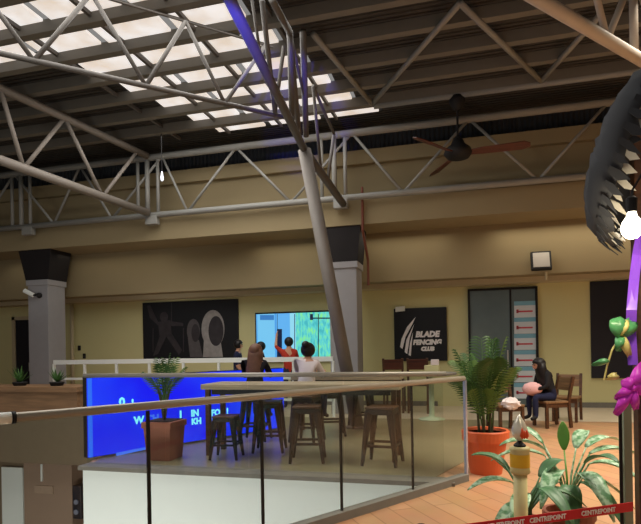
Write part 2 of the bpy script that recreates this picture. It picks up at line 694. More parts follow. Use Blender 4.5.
# ------------------------------------------------------------------ trusses
def truss(name, label, chords, webs, group=None, m=None, plates=()):
    pts = chords[0][0]
    t = thing(name, label, 'truss', pts, 0, group)
    for nm, p, q, r in [(('upper_chord', 'lower_chord', 'chord')[min(i, 2)], *c) for i, c in enumerate(chords)]:
        b = NB()
        tube(b, [p, q], r, 10)
        obj(nm, b, m or M['steel'], t, True)
    for p, q, r in webs:
        b = NB()
        tube(b, [p, q], r, 8)
        obj('web', b, m or M['steel'], t, True)
    for c in plates:
        b = NB()
        bx(b, c[0] - 0.15, c[0] + 0.15, c[1] - 0.06, c[1] + 0.08, c[2] - 0.1, c[2] + 0.1, 0.01)
        obj('node_plate', b, m or M['steel'], t)
    return t


YT = 11.02
ZL, ZU = 4.535, 5.86
nodes_lo = [at_Y(x, y, YT).x for x, y in ((-22, 229), (54, 223), (112, 219), (187.6, 212), (291, 204), (403, 192), (538, 178), (672, 166))]
nodes_hi = [at_Y(x, y, YT).x for x, y in ((14, 168), (80, 164), (162, 156), (236, 146), (352, 130), (469, 115), (608, 97))]
webs = []
for i, xh in enumerate(nodes_hi):
    for xl in (nodes_lo[i], nodes_lo[i + 1]):
        webs.append(((xl, YT, ZL), (xh, YT, ZU), 0.03))
for px in (12, 21, 30, 138, 147.5, 158, 322, 334.5, 345.5):
    x = at_Y(px, 190, YT).x
    webs.append(((x, YT, ZL), (x, YT, ZU), 0.04 if px not in (21, 147.5, 334.5) else 0.055))
truss('beam_truss', 'long pale zigzag steel truss running along the far wall above the beam',
      [((-15.9, YT, ZU), (8.9, YT, ZU), 0.075), ((-15.9, YT, ZL), (8.9, YT, ZL), 0.065)], webs,
      plates=[(at_Y(x, 215, YT).x, YT, 4.42) for x in (28, 152, 341)])

# truss square to the wall, left
XL = at_Y(150, 190, YT).x
b0u, b1u = V((XL, YT - 0.1, 5.87)), at_d(0, 88, 9.2)
b0l, b1l = V((XL, YT - 0.1, 4.57)), at_d(0, 160, 9.2)
ext = 0.45
du, dl = (b1u - b0u), (b1l - b0l)
f = lambda a, d, s: a + d * s
n_hi = [(66.5, 123), (150, 157)]
webs = []
for (xa_, ya_), (xb_, yb_) in (((66, 122), (24, 168)), ((66, 122), (104, 197)), ((0, 122), (24, 168)), ((140, 154), (104, 197))):
    ta, tb = (150 - xa_) / 150, (150 - xb_) / 150
    # perspective-correct position along each chord
    def along(a, d, tt, d0=12.35, d1=9.2):
        s = tt * d0 / (tt * d0 + (1 - tt) * d1)
        return a + d * s
    webs.append((along(b0u, du, ta), along(b0l, dl, tb), 0.04))
webs.append((along(b0u, du, 1.0), along(b0u, du, 1.0) + V((0, 0, -0.02)), 0.03))
webs.pop()
truss('cross_truss', 'dim grey truss coming from the left edge to the wall above the poster',
      [(b0u, f(b0u, du, 1 + ext), 0.075), (b0l, f(b0l, dl, 1 + ext), 0.085)], webs, 'cross trusses under the roof', m=mat('truss_taupe', (128, 120, 112), 0.55, var=0.1))

# centre truss: bottom chord from the wall to the leaning column, then rising along the blue-lit chord
N1 = p1                                             # top of the leaning column
C0 = at_Y(344, 205, YT)
C2 = at_z(230, 0, 4.95)
dirc = (C2 - N1).normalized()
C3 = N1 + dirc * ((C2 - N1).length + 1.2)
T0 = V((C0.x, YT, 5.9))
T1 = V((N1.x, N1.y, 5.95))
T2 = V((C3.x, C3.y, 5.97))
web = []
D_ = at_d
for p_, q_, r_ in (((262, 0, 6.8), (275, 113, 8.1), 0.035), ((272, 0, 6.9), (290, 33, 7.7), 0.05), ((290, 33, 7.7), (292, 122, 8.5), 0.045), ((289, 30, 7.75), (299, 134, 9.0), 0.045),
                   ((303, 30, 7.8), (306, 136, 9.2), 0.05), ((284, 46, 7.7), (275, 113, 8.1), 0.03), ((290, 33, 7.7), (304, 96, 8.6), 0.025),
                   ((313, 86, 9.0), (321, 170, 10.2), 0.028), ((313, 86, 9.0), (334, 134, 10.6), 0.03), ((334, 134, 10.6), (328, 178, 10.7), 0.035), ((252, 0, 6.6), (262, 66, 7.0), 0.02)):
    web.append((D_(*p_), D_(*q_), r_))
truss('cross_truss', 'dark truss over the leaning column, its lower chord lit blue near the top edge', [(N1, C3, 0.065), (C0, N1, 0.075)], web, 'cross trusses under the roof',
      m=M['steel_d'])

# diagonal truss under the skylight, left of the leaning column
D0, D1 = at_z(293, 119, 4.95), at_z(146, 86, 4.95)
dd = D1 - D0
D2 = D0 + dd * 2.3
up = lambda p: V((p.x, p.y, 5.98))
q = lambda s: D0 + dd * s
truss('diagonal_truss', 'thin dark truss crossing diagonally under the skylight', [(up(q(0.15)), up(q(2.3)), 0.022), (D0, D2, 0.035)],
      [(q(0.5), up(q(0.2)), 0.028), (q(0.5), up(q(0.75)), 0.028), (q(1.0), up(q(0.75)), 0.03), (q(1.0), up(q(1.3)), 0.03), (q(1.6), up(q(1.3)), 0.03), (q(1.6), up(q(1.95)), 0.03), (q(2.25), up(q(1.95)), 0.03)],
      'diagonal trusses', m=M['steel_d'])

# near truss, top right
E0, E1 = at_z(540, 0, 4.9), at_z(641, 60, 4.9)
ed = (E1 - E0)
q = lambda s: E0 + ed * s
up = lambda p: V((p.x, p.y, 5.95))
truss('near_truss', 'pale round steel truss crossing the top right corner, nearest the camera', [(up(q(-0.8)), up(q(2.2)), 0.06), (q(-0.8), q(2.2), 0.07)],
      [(q(0.62), up(q(0.36)), 0.04), (q(0.62), up(q(0.94)), 0.04), (q(0.92), up(q(0.92)), 0.05), (q(1.3), up(q(0.94)), 0.04), (q(1.3), up(q(1.65)), 0.04), (q(0.05), up(q(0.36)), 0.04), (q(0.05), up(q(-0.25)), 0.04)], m=mat('truss_pale', (186, 176, 164), 0.5, var=0.08))

# bracing rods in the roof plane, right
br = [((313, 34), (372, 104)), ((372, 104), (460, 3)), ((460, 3), (541, 81)), ((541, 81), (600, 15))]
zB = ROOF - 0.1
for i, (a, c) in enumerate(br):
    b = NB()
    tube(b, [at_z(*a, zB), at_z(*c, zB)], 0.045, 8)
    solo('roof_brace', b, M['steel'], ('grey roof brace just right of the skylight, slanting down to the right', 'grey roof brace rising right above the dark ceiling, left of the fan', 'grey roof brace slanting down to the right above the ceiling fan', 'grey roof brace rising right behind the pale corner truss')[i], 'brace', 'zigzag braces under the dark roof', True)
b = NB()
pa, pb = at_z(374, 106, zB), at_z(641, 70, zB)
tube(b, [pa, V((8.9, pa.y, zB))], 0.06, 10)
solo('roof_tie', b, M['steel'], 'long grey steel tie at the foot of the roof braces above the fan', 'beam', smooth=True)

# ------------------------------------------------------------------ shop front
YF = 12.995


def rect_on_wall(x0, y0, x1, y1, Y=YF):
    a, c = at_Y(x0, (y0 + y1) / 2, Y), at_Y(x1, (y0 + y1) / 2, Y)
    xm = (x0 + x1) / 2
    return a.x, c.x, at_Y(xm, y1, Y).z, at_Y(xm, y0, Y).z


# dark door at far left
x0, x1, z0, z1 = rect_on_wall(17, 320, 34, 420)
b = NB()
for q_ in ((x0 - 0.1, x0, 0.0), (x1, x1 + 0.1, 0.0)):
    bx(b, q_[0], q_[1], 12.93, 13.0, 0, z1 + 0.1)
bx(b, x0 - 0.1, x1 + 0.1, 12.93, 13.0, z1, z1 + 0.1)
o = struct('door_1', b, M['trim'])
b = NB()
bx(b, x0, x1 + 0.3, 12.97, 12.99, 0, z1)
obj('door_panel', b, M['navy'], o, local=True)
b = NB()
bx(b, x1 - 0.12, x1 - 0.08, 12.93, 12.97, 0.9, 1.15)
obj('door_handle', b, M['silver'], o, local=True)

# fencing poster
x0, x1, z0, z1 = rect_on_wall(144, 301, 239, 358.5)
PX0, PX1, PZ0, PZ1 = x0, x1, z0, z1
t = thing('fencing_poster', 'large black poster of grey fencing masks on the far wall behind the palm', 'poster', ((x0 + x1) / 2, YF, z0))
b = NB()
bx(b, x0, x1, YF - 0.05, YF, z0, z1)
post_panel = obj('panel', b, M['black_print'], t)
g1 = mat('print_grey', (150, 146, 144), 0.7, var=0.35, scale=9)
g2 = mat('print_grey_dark', (52, 48, 52), 0.7, var=0.5, scale=7)


def wpt(px, py, y=YF - 0.052):
    return at_Y(px, py, y)


def ell(bm, cx, cy, rx, ry, y, n=28, a0=0, a1=2 * PI):
    prism(bm, [wpt(cx + rx * math.cos(a0 + (a1 - a0) * k / n), cy + ry * math.sin(a0 + (a1 - a0) * k / n), y) for k in range(n)], (0, -0.004, 0))


b = NB()
ell(b, 213, 329, 11.5, 19, YF - 0.05)
prism(b, [wpt(204, 340), wpt(203, 357), wpt(223, 357), wpt(221, 343)], (0, -0.004, 0))
obj('printed_mask', b, g1, post_panel)
b = NB()
ell(b, 216, 331, 7.5, 15, YF - 0.055)
obj('printed_mask_mesh', b, g2, post_panel)
b = NB()
ell(b, 193.5, 331, 6.5, 12, YF - 0.05)
prism(b, [wpt(188, 338), wpt(190, 357), wpt(203, 357), wpt(199, 340)], (0, -0.004, 0))
obj('printed_mask', b, mat('print_grey_mid', (84, 80, 82), 0.7, var=0.35, scale=9), post_panel)
b = NB()
ell(b, 195.5, 333, 4, 9, YF - 0.055)
obj('printed_mask_mesh', b, g2, post_panel)
b = NB()
ell(b, 164, 317, 4, 5, YF - 0.05)
for poly in ([(158, 322), (170, 320), (172, 336), (160, 338)], [(160, 336), (166, 337), (158, 354), (153, 356)], [(166, 336), (172, 334), (182, 350), (179, 355)],
             [(158, 322), (160, 327), (150, 318), (147, 306), (150, 305)], [(170, 321), (171, 326), (183, 326), (183, 323)]):
    prism(b, [wpt(*p) for p in poly], (0, -0.004, 0))
obj('printed_fencer', b, g2, post_panel)
for px, ya, yb in ((171.5, 303, 322), (153, 328, 352), (183.5, 328, 352)):
    b = NB()
    prism(b, [wpt(px - 0.4, ya), wpt(px + 0.4, ya), wpt(px + 0.4, yb), wpt(px - 0.4, yb)], (0, -0.003, 0))
    obj('printed_line', b, g2, post_panel)

# glowing screen
x0, x1, z0, z1 = rect_on_wall(257.5, 313, 343, 360)
t = thing('wall_screen', 'large glowing wall screen with a blue half and a green half', 'screen', ((x0 + x1) / 2, YF, z0))
b = NB()
bx(b, x0 - 0.03, x1 + 0.03, YF - 0.07, YF, z0 - 0.03, z1 + 0.04)
obj('bezel', b, M['dark'], t)


def screen_mat():
    m = bpy.data.materials.new('screen_picture')
    m.use_nodes = True
    nt = m.node_tree
    bb = nt.nodes['Principled BSDF']
    bb.inputs['Base Color'].default_value = (0.02, 0.02, 0.02, 1)
    bb.inputs['Roughness'].default_value = 0.3
    tc = nt.nodes.new('ShaderNodeTexCoord')
    mp = nt.nodes.new('ShaderNodeMapping')
    mp.inputs['Scale'].default_value = (16, 1, 5)
    n = nt.nodes.new('ShaderNodeTexNoise')
    n.inputs['Scale'].default_value = 1.0
    n.inputs['Detail'].default_value = 3
    cr = nt.nodes.new('ShaderNodeValToRGB')
    cr.color_ramp.elements[0].position = 0.36
    cr.color_ramp.elements[0].color = lin((66, 190, 200))
    cr.color_ramp.elements[1].position = 0.66
    cr.color_ramp.elements[1].color = lin((140, 246, 150))
    e = cr.color_ramp.elements.new(0.5)
    e.color = lin((96, 220, 220))
    sp = nt.nodes.new('ShaderNodeSeparateXYZ')
    ramp = nt.nodes.new('ShaderNodeValToRGB')
    els = ramp.color_ramp.elements
    ramp.color_ramp.interpolation = 'CONSTANT'
    els[0].position = 0
    els[0].color = lin((84, 172, 240))
    els[1].position = 0.22
    els[1].color = lin((70, 160, 240))
    for p_, c_ in ((0.015, (120, 205, 250)), (0.235, (98, 184, 250)), (0.40, (150, 225, 250))):
        e = els.new(p_)
        e.color = lin(c_)
    gt = nt.nodes.new('ShaderNodeMath')
    gt.operation = 'GREATER_THAN'
    gt.inputs[1].default_value = 0.47
    mx = nt.nodes.new('ShaderNodeMix')
    mx.data_type = 'RGBA'
    L = nt.links.new
    L(tc.outputs['Object'], mp.inputs[0])
    L(mp.outputs[0], n.inputs['Vector'])
    L(n.outputs[0], cr.inputs[0])
    L(tc.outputs['Generated'], sp.inputs[0])
    L(sp.outputs['X'], ramp.inputs[0])
    L(sp.outputs['X'], gt.inputs[0])
    L(gt.outputs[0], mx.inputs[0])
    L(ramp.outputs[0], mx.inputs[6])
    L(cr.outputs[0], mx.inputs[7])
    L(mx.outputs[2], bb.inputs['Emission Color'])
    bb.inputs['Emission Strength'].default_value = 0.9
    return m


b = NB()
bx(b, x0, x1, YF - 0.075, YF - 0.07, z0, z1)
picture = obj('picture', b, screen_mat(), t)
pd = mat('picture_dark', (20, 30, 60), 0.4, emit=(10, 24, 60), es=0.5)
b = NB()
for x_0, y_0, x_1, y_1 in ((277, 329, 282, 360),):
    prism(b, [wpt(x_0, y_0, YF - 0.076), wpt(x_1, y_0, YF - 0.076), wpt(x_1, y_1, YF - 0.076), wpt(x_0, y_1, YF - 0.076)], (0, -0.003, 0))
obj('pictured_doorway', b, pd, picture)
b = NB()
for x_0, y_0, x_1, y_1 in ((310, 314, 313, 320), (313, 317.5, 331, 318.8), (318, 314, 318.8, 360), (277, 314, 277.5, 329), (294.3, 314, 295, 360)):
    prism(b, [wpt(x_0, y_0, YF - 0.076), wpt(x_1, y_0, YF - 0.076), wpt(x_1, y_1, YF - 0.076), wpt(x_0, y_1, YF - 0.076)], (0, -0.003, 0))
obj('pictured_frame', b, pd, picture)
b = NB()
prism(b, [wpt(260, 315, YF - 0.076), wpt(274, 315, YF - 0.076), wpt(274, 320, YF - 0.076), wpt(260, 320, YF - 0.076)], (0, -0.003, 0))
obj('pictured_blind', b, mat('picture_blue', (20, 60, 120), 0.4, emit=(60, 130, 200), es=0.8), picture)

# fencing club sign
x0, x1, z0, z1 = rect_on_wall(394.5, 308, 447, 361)
t = thing('club_sign', 'square black sign with white feather blades and lettering on the far wall', 'sign', ((x0 + x1) / 2, YF, z0))
b = NB()
bx(b, x0, x1, YF - 0.06, YF, z0, z1, 0.005)
board = obj('board', b, M['black_print'], t)
ys = YF - 0.062
for poly in ([(415.5, 317), (413, 323), (405.5, 337), (402.5, 349), (400, 347), (401.5, 339), (407, 327)],
             [(414.2, 324), (409.8, 338), (407.2, 354), (404.6, 352), (406.4, 340)],
             [(413, 332), (411.8, 344), (410.8, 356), (408.6, 355), (410, 343)]):
    b = NB()
    prism(b, [wpt(*p, ys) for p in poly], (0, -0.006, 0))
    obj('blade_emblem', b, M['white_ink'], board)
px = 24e-0
sc_ = (x1 - x0) / 52.5
for word, (wx, wy), size in (('BLADE', (415.5, 337), 7.8), ('FENCING', (413, 344.6), 6.6), ('CLUB', (421, 350.6), 5.2)):
    o_ = wpt(wx, wy, ys)
    obj('lettering', text_bm(word, size * sc_ * 1.0, o_, (1, 0, 0), (0, 0, 1), 0.008, 0.18, 0.012), M['white_ink'], board)
b = NB()
prism(b, [wpt(395.5, 307, ys), wpt(405, 306, ys), wpt(405, 311, ys), wpt(395.5, 312, ys)], (0, -0.02, 0))
solo('wall_tag', b, M['white'], 'small pale plate above the top left corner of the black sign', 'plate')

# glass door with posters
x0, x1, z0, z1 = rect_on_wall(468.5, 288, 538, 400)
z0 = 0.0
GX0, GX1, GZ1 = x0, x1, z1
b = NB()
fw = 0.05
bx(b, x0, x0 + fw, 12.9, 13.0, 0, z1)
bx(b, x1 - fw, x1, 12.9, 13.0, 0, z1)
bx(b, x0 + fw, x1 - fw, 12.9, 13.0, z1 - fw, z1)
bx(b, x0 + fw, x1 - fw, 12.9, 13.0, 0, fw)
o = struct('door_2', b, M['dark'])
dg_m = mat('dark_shop_glass', (92, 106, 108), 0.2, var=0.25, scale=1.5, spec=0.6)
xm = at_Y(511, 340, 12.95).x
for a, c in ((x0 + fw, xm - 0.02), (xm + 0.02, x1 - fw)):
    b = NB()
    bx(b, a, c, 12.94, 12.96, fw, z1 - fw)
    obj('glass_pane', b, dg_m, o, local=True)
b = NB()
bx(b, xm - 0.02, xm + 0.02, 12.92, 12.98, fw, z1 - fw)
obj('mullion', b, M['dark'], o, local=True)
b = NB()
tube(b, [(xm - 0.08, 12.87, 0.9), (xm - 0.08, 12.87, 1.3)], 0.015)
obj('door_handle', b, M['silver'], o, local=True)
pap = mat('poster_paper', (206, 214, 222), 0.7, var=0.05)
pap_b = mat('poster_blue', (120, 172, 196), 0.7, var=0.1)
pap_r = mat('poster_red', (190, 70, 84), 0.7, var=0.1)
names = ['topmost', 'second from the top', 'third from the top', 'fourth from the top', 'fifth from the top', 'lowest']
for i in range(6):
    yt = 301.5 + i * 16.3
    a, c = at_Y(514, yt, 12.93), at_Y(536, yt + 15.6, 12.93)
    t = thing('notice', 'white and blue notice on the shop glass, %s of the column' % names[i], 'notice', ((a.x + c.x) / 2, 12.93, c.z), 0, 'notices on the shop glass')
    b = NB()
    bx(b, a.x, c.x, 12.925, 12.935, c.z, a.z)
    sheet = obj('sheet', b, pap, t)
    h = a.z - c.z
    b = NB()
    bx(b, a.x, c.x, 12.918, 12.925, a.z - h * 0.26, a.z)
    obj('printed_band', b, pap_b, sheet)
    b = NB()
    w = c.x - a.x
    bx(b, a.x + w * 0.1, a.x + w * 0.85, 12.918, 12.925, c.z + h * 0.32, c.z + h * 0.42)
    bx(b, a.x + w * 0.1, a.x + w * 0.2, 12.918, 12.925, c.z + h * 0.28, c.z + h * 0.5)
    obj('printed_line', b, pap_r, sheet)

# dark board at right
x0, x1, z0, z1 = rect_on_wall(590.5, 281, 632, 378)
x1 = x0 + 1.35
b = NB()
bx(b, x0, x1, YF - 0.05, YF, z0, z1, 0.005)
solo('dark_board', b, M['navy'], 'tall plain dark board on the cream wall at far right', 'board')
# flood light on the bulkhead
c = at_Y(541, 261, 12.02)
t = thing('flood_light', 'square black flood lamp with pale face on the beam above the glass door', 'lamp', c)
b = NB()
bx(b, c.x - 0.2, c.x + 0.2, c.y - 0.05, c.y + 0.05, c.z - 0.21, c.z + 0.21, 0.02)
bmesh.ops.rotate(b, cent=c, matrix=Matrix.Rotation(math.radians(-20), 3, 'X'), verts=b.verts)
obj('housing', b, M['dark'], t)
b = NB()
bx(b, c.x - 0.16, c.x + 0.16, c.y - 0.058, c.y - 0.045, c.z - 0.165, c.z + 0.165)
bmesh.ops.rotate(b, cent=c, matrix=Matrix.Rotation(math.radians(-20), 3, 'X'), verts=b.verts)
obj('face', b, mat('lamp_face', (178, 172, 166), 0.3, var=0.06), t)
b = NB()
beam(b, c + V((0, 0.04, 0.1)), (c.x, 12.21, c.z + 0.12), 0.04, 0.04)
obj('bracket', b, M['dark'], t)
b = NB()
tube(b, [at_Y(546, 272, 12.17), at_Y(546, 279.5, 12.17)], 0.025)
solo('junction_conduit', b, M['trim'], 'short pale conduit under the flood lamp', 'conduit')
# small wall fittings near the left pillar
for i, (px, py) in enumerate(((79, 348), (84, 356))):
    b = NB()
    p = at_Y(px, py, 12.97)
    bx(b, p.x - 0.04, p.x + 0.04, 12.96, 13.0, p.z - 0.07, p.z + 0.07, 0.01)
    solo('wall_switch', b, M['dark'], ('upper', 'lower')[i] + ' small black switch box on the cream wall right of the left pillar', 'switch', 'switch boxes')
b = NB()
x = at_Y(72, 330, 12.9).x
tube(b, [(x, 12.9, 0.0), (x, 12.9, 2.78)], 0.05)
solo('downpipe', b, M['trim'], 'cream vertical pipe on the wall just right of the left pillar', 'pipe', smooth=True)
# camera on the pillar
c = at_Y(30, 293, 11.1)
t = thing('security_camera', 'small white security camera on the left pillar', 'camera', c)
b = NB()
tube(b, [c + V((-0.12, -0.05, 0.06)), c + V((0.1, 0.0, -0.06))], 0.055, 12)
obj('housing', b, M['white'], t)
b = NB()
tube(b, [c + V((0.08, 0, -0.05)), c + V((0.2, 0.1, -0.06))], 0.03, 8)
ball(b, c + V((0.2, 0.08, -0.06)), 0.07)
obj('mount', b, M['dark'], t)
# hanging bulb
c = at_Y(162, 176, PUR[0])
t = thing('hanging_bulb', 'tiny bright hanging lamp below the truss above the black poster', 'lamp', c)
b = NB()
tube(b, [c + V((0, 0, 0.06)), (c.x, c.y, ROOF - 0.074)], 0.008, 6)
obj('cord', b, M['dark'], t)
b = NB()
lathe(b, [(0.01, 0.1), (0.018, 0.06), (0.035, -0.04), (0.03, -0.09), (0.01, -0.11)], 12, c)
obj('bulb', b, mat('bulb_white', (240, 244, 255), 0.4, emit=(230, 236, 255), es=0.9), t)

# ceiling fan
c = at_z(457, 95, ROOF - 0.07)
t = thing('ceiling_fan', 'black ceiling fan with red-brown blades hanging from the dark roof', 'fan', c)
b = NB()
lathe(b, [(0.06, 0.0), (0.14, -0.04), (0.15, -0.12), (0.08, -0.26), (0.03, -0.3)], 20, c)
obj('canopy', b, M['dark'], t, True)
b = NB()
tube(b, [c + V((0, 0, -0.2)), c + V((0, 0, -0.88))], 0.02, 8)
obj('downrod', b, M['dark'], t)
b = NB()
lathe(b, [(0.04, -0.78), (0.1, -0.84), (0.13, -0.92), (0.23, -1.0), (0.26, -1.08), (0.2, -1.16), (0.08, -1.2)], 24, c)
motor = obj('motor', b, M['dark'], t, True)
for k, ang in enumerate((-0.08, -0.08 + 2 * PI / 3, -0.08 + 4 * PI / 3)):
    b = NB()
    pts = [(0.2, -0.06), (0.4, -0.09), (1.15, -0.1), (1.25, -0.04), (1.25, 0.05), (1.1, 0.1), (0.4, 0.07), (0.2, 0.05)]
    prism(b, [(x, y, -1.08 - y * 0.35) for x, y in pts], (0, 0, -0.015))
    bmesh.ops.rotate(b, cent=(0, 0, 0), matrix=Matrix.Rotation(ang, 3, 'Z'), verts=b.verts)
    bmesh.ops.translate(b, vec=c, verts=b.verts)
    obj('blade', b, M['fan_blade'], t)

# ------------------------------------------------------------------ railings
RD = V((math.cos(0.997), math.sin(0.997), 0))


def rail_pt(px):
    """point of the near railing's line that stands at column px"""
    r = ray(px, 400)
    A = V((1, 7.356, 0))
    # A + s*RD = k*r in plan
    det = r.x * (-RD.y) - (-RD.x) * r.y
    k = (A.x * (-RD.y) - (-RD.x) * A.y) / det
    return V((r.x * k, r.y * k, 0))


ends = [rail_pt(x) for x in (464, 411.5, 340, 261, 147.5)]
step = (ends[-1] - ends[-2]).length
ends += [ends[-1] - RD * 1.0, ends[-1] - RD * 2.0, ends[-1] - RD * 3.0]
t = thing('glass_railing', 'near glass balustrade with bronze handrail running to the orange pot', 'railing', ends[0])
for a, c in zip(ends, ends[1:]):
    b = NB()
    g = RD * 0.012
    beam(b, a - g + V((0, 0, 0.54)), c + g + V((0, 0, 0.54)), 0.016, 1.0, (0, 0, 1))
    obj('glass_panel', b, M['rail_glass'], t)
for a in ends[1:]:
    b = NB()
    beam(b, a + V((0, 0, 0.03)), a + V((0, 0, 1.03)), 0.014, 0.02, RD)
    obj('glass_joint', b, M['joint'], t)
b = NB()
h = V((0, 0, 1.06))
hh0 = ends[0] + h
p_sl = rail_pt(6) + h
tube(b, [hh0, ends[-1] + h], 0.026, 14)
obj('handrail', b, M['rail'], t, True)
b = NB()
c0 = rail_pt(13) + h
tube(b, [c0, c0 - RD * 0.5], 0.031, 14)
obj('handrail_sleeve', b, M['white'], t, True, label='pale sleeve on the handrail')
b = NB()
c1 = rail_pt(12.5) + h
tube(b, [c1 - RD * 0.008, c1 + RD * 0.012], 0.033, 14)
obj('joint_ring', b, M['dark'], t, True)
b = NB()
beam(b, ends[0] + V((0, 0, 0.02)), ends[-1] + V((0, 0, 0.02)), 0.09, 0.1, (0, 0, 1))
obj('base_channel', b, M['kerb'], t)
b = NB()
beam(b, ends[0] + RD * 0.02 + V((0, 0, 0.0)), ends[0] + RD * 0.02 + V((0, 0, 1.04)), 0.03, 0.03, RD)
obj('end_post', b, mat('end_post_steel', (190, 196, 220), 0.25, 0.6), t)

# far railing in front of the bar
YB = 5.66
t = thing('glass_railing', 'far glass balustrade along the edge of the bar deck', 'railing', (-0.2, YB, 0.035))
xs = [-0.2, -1.25, -2.35, -3.4, -4.48]
for a, c in zip(xs, xs[1:]):
    b = NB()
    bx(b, c + 0.008, a - 0.008, YB - 0.007, YB + 0.007, 0.04, 1.1)
    obj('glass_panel', b, M['rail_glass'], t)
b = NB()
tube(b, [(-0.17, YB, 1.115), (-4.5, YB, 1.115)], 0.026, 12)
obj('handrail', b, mat('rail_grey', (150, 144, 134), 0.4, 0.3), t, True)

# white railing behind the bar
YW = 10.7
t = thing('white_railing', 'white post-and-rail fence behind the bar, below the glowing screen', 'railing', (-6, YW, 0))
xw0, xw1 = at_Y(54, 360, YW).x, at_Y(333, 360, YW).x
for nm, z, r in (('top_rail', 1.19, 0.05), ('middle_rail', 0.8, 0.025), ('bottom_rail', 0.35, 0.025)):
    b = NB()
    beam(b, (xw0, YW, z), (xw1, YW, z), 0.05, r * 2, (0, 0, 1))
    obj(nm, b, M['white'], t)
n = 8
for k in range(n + 1):
    x = xw0 + (xw1 - xw0) * k / n
    b = NB()
    bx(b, x - 0.025, x + 0.025, YW - 0.025, YW + 0.025, 0.006, 1.15)
    obj('post', b, M['white'], t)

# ------------------------------------------------------------------ LED screen of the bar
S0, S1 = V((-4.70, 5.97, 0)), V((-3.05, 8.98, 0))
sd = (S1 - S0).normalized()
sn = V((sd.y, -sd.x, 0))                       # faces the camera
led = mat('led_blue', (4, 6, 40), 0.35, emit=(8, 26, 255), es=1.0, var=0.1)
nt = led.node_tree
tc = nt.nodes.new('ShaderNodeTexCoord')
gr = nt.nodes.new('ShaderNodeTexNoise')
gr.inputs['Scale'].default_value = 0.9
cr = nt.nodes.new('ShaderNodeValToRGB')
cr.color_ramp.elements[0].position = 0.38
cr.color_ramp.elements[0].color = lin((6, 16, 244))
cr.color_ramp.elements[1].position = 0.68
cr.color_ramp.elements[1].color = lin((22, 66, 255))
nt.links.new(tc.outputs['Object'], gr.inputs['Vector'])
nt.links.new(gr.outputs[0], cr.inputs[0])
nt.links.new(cr.outputs[0], nt.nodes['Principled BSDF'].inputs['Emission Color'])
nt.nodes['Principled BSDF'].inputs['Emission Strength'].default_value = 1.1
t = thing('led_screen', 'long low bright blue display screen standing behind the bar stools', 'screen', (S0 + S1) / 2)
LZ0, LZ1 = 0.03, 1.075
b = NB()
beam(b, S0 - sn * 0.08 + V((0, 0, (LZ0 + LZ1) / 2)), S1 - sn * 0.08 + V((0, 0, (LZ0 + LZ1) / 2)), 0.12, LZ1 - LZ0, (0, 0, 1))
obj('cabinet', b, M['dark'], t)
b = NB()
beam(b, S0 + V((0, 0, (LZ0 + LZ1) / 2)) - sn * 0.015, S1 + V((0, 0, (LZ0 + LZ1) / 2)) - sn * 0.015, 0.02, LZ1 - LZ0 - 0.02, (0, 0, 1))
display = obj('display', b, led, t)
edge = mat('led_edge', (20, 40, 90), 0.4, emit=(40, 110, 255), es=1.0)
b = NB()
beam(b, S0 + sd * 0.03 + V((0, 0, LZ0 + 0.01)), S0 + sd * 0.03 + V((0, 0, LZ1 - 0.01)), 0.02, 0.05, sd)
obj('lit_border', b, edge, t)
cy_ = mat('led_text', (30, 60, 90), 0.4, emit=(130, 240, 255), es=1.2)
pl = mat('led_text_pale', (30, 60, 90), 0.4, emit=(70, 120, 255), es=1.0)


def on_led(px, py):
    r = ray(px, py)
    det = r.x * (-sd.y) - (-sd.x) * r.y
    k = (S0.x * (-sd.y) + sd.x * S0.y) / det
    return V((0, 0, EYE)) + r * k + sn * 0.002


for body, (px, py), size, m_ in (('0', (119, 406.5), 0.17, cy_), ('!', (131.5, 405.5), 0.12, cy_), ('W', (134, 424), 0.14, cy_), ('CH', (146, 422.5), 0.14, pl),
                               ('I', (179.5, 418), 0.15, cy_), ('IN', (191, 416.5), 0.135, cy_), ('FOR !', (211, 416), 0.135, cy_), ('KH', (191.5, 424.5), 0.125, cy_), ('A L', (209, 423), 0.13, pl),
                               ('WORLD', (160, 400), 0.1, pl)):
    if body == 'WORLD':
        continue
    obj('lettering', text_bm(body, size, on_led(px, py), sd, (0, 0, 1), 0.006, 0, 0.006), m_, display)
b = NB()
pz = [on_led(116, 456), on_led(148, 449), on_led(148, 446.5), on_led(116, 453)]
prism(b, pz, sn * 0.004)
obj('printed_line', b, pl, display)

# ------------------------------------------------------------------ bar tables and stools
ZT = 0.955


def bar_table(x0, x1, y0, y1, label):
    t = thing('bar_table', label, 'table', ((x0 + x1) / 2, (y0 + y1) / 2, 0.008), 0, 'long high bar tables')
    b = NB()
    bx(b, x0, x1, y0, y1, ZT - 0.07, ZT, 0.008)
    obj('tabletop', b, M['table'], t)
    b = NB()
    for yy in (y0 + 0.08, y1 - 0.1):
        bx(b, x0 + 0.12, x1 - 0.12, yy, yy + 0.03, ZT - 0.14, ZT - 0.07)
    obj('apron', b, M['stool_metal'], t)
    for sx in (x0 + 0.06, x1 - 0.08):
        for sy in (y0 + 0.1, y1 - 0.1):
            b = NB()
            bx(b, sx - 0.03, sx + 0.03, sy - 0.03, sy + 0.03, 0.008, ZT - 0.07)
            obj('leg', b, M['darkwood'], t)
    return t


TX0, TX1 = at_d(185, 388, 6.7).x, at_d(402, 388, 6.7).x
bar_table(TX0, TX1, 6.45, 7.1, 'long high wooden bar table right behind the far glass balustrade')
bar_table(-2.75, -0.95, 8.45, 9.0, 'second high bar table farther back, beyond the two seated women')


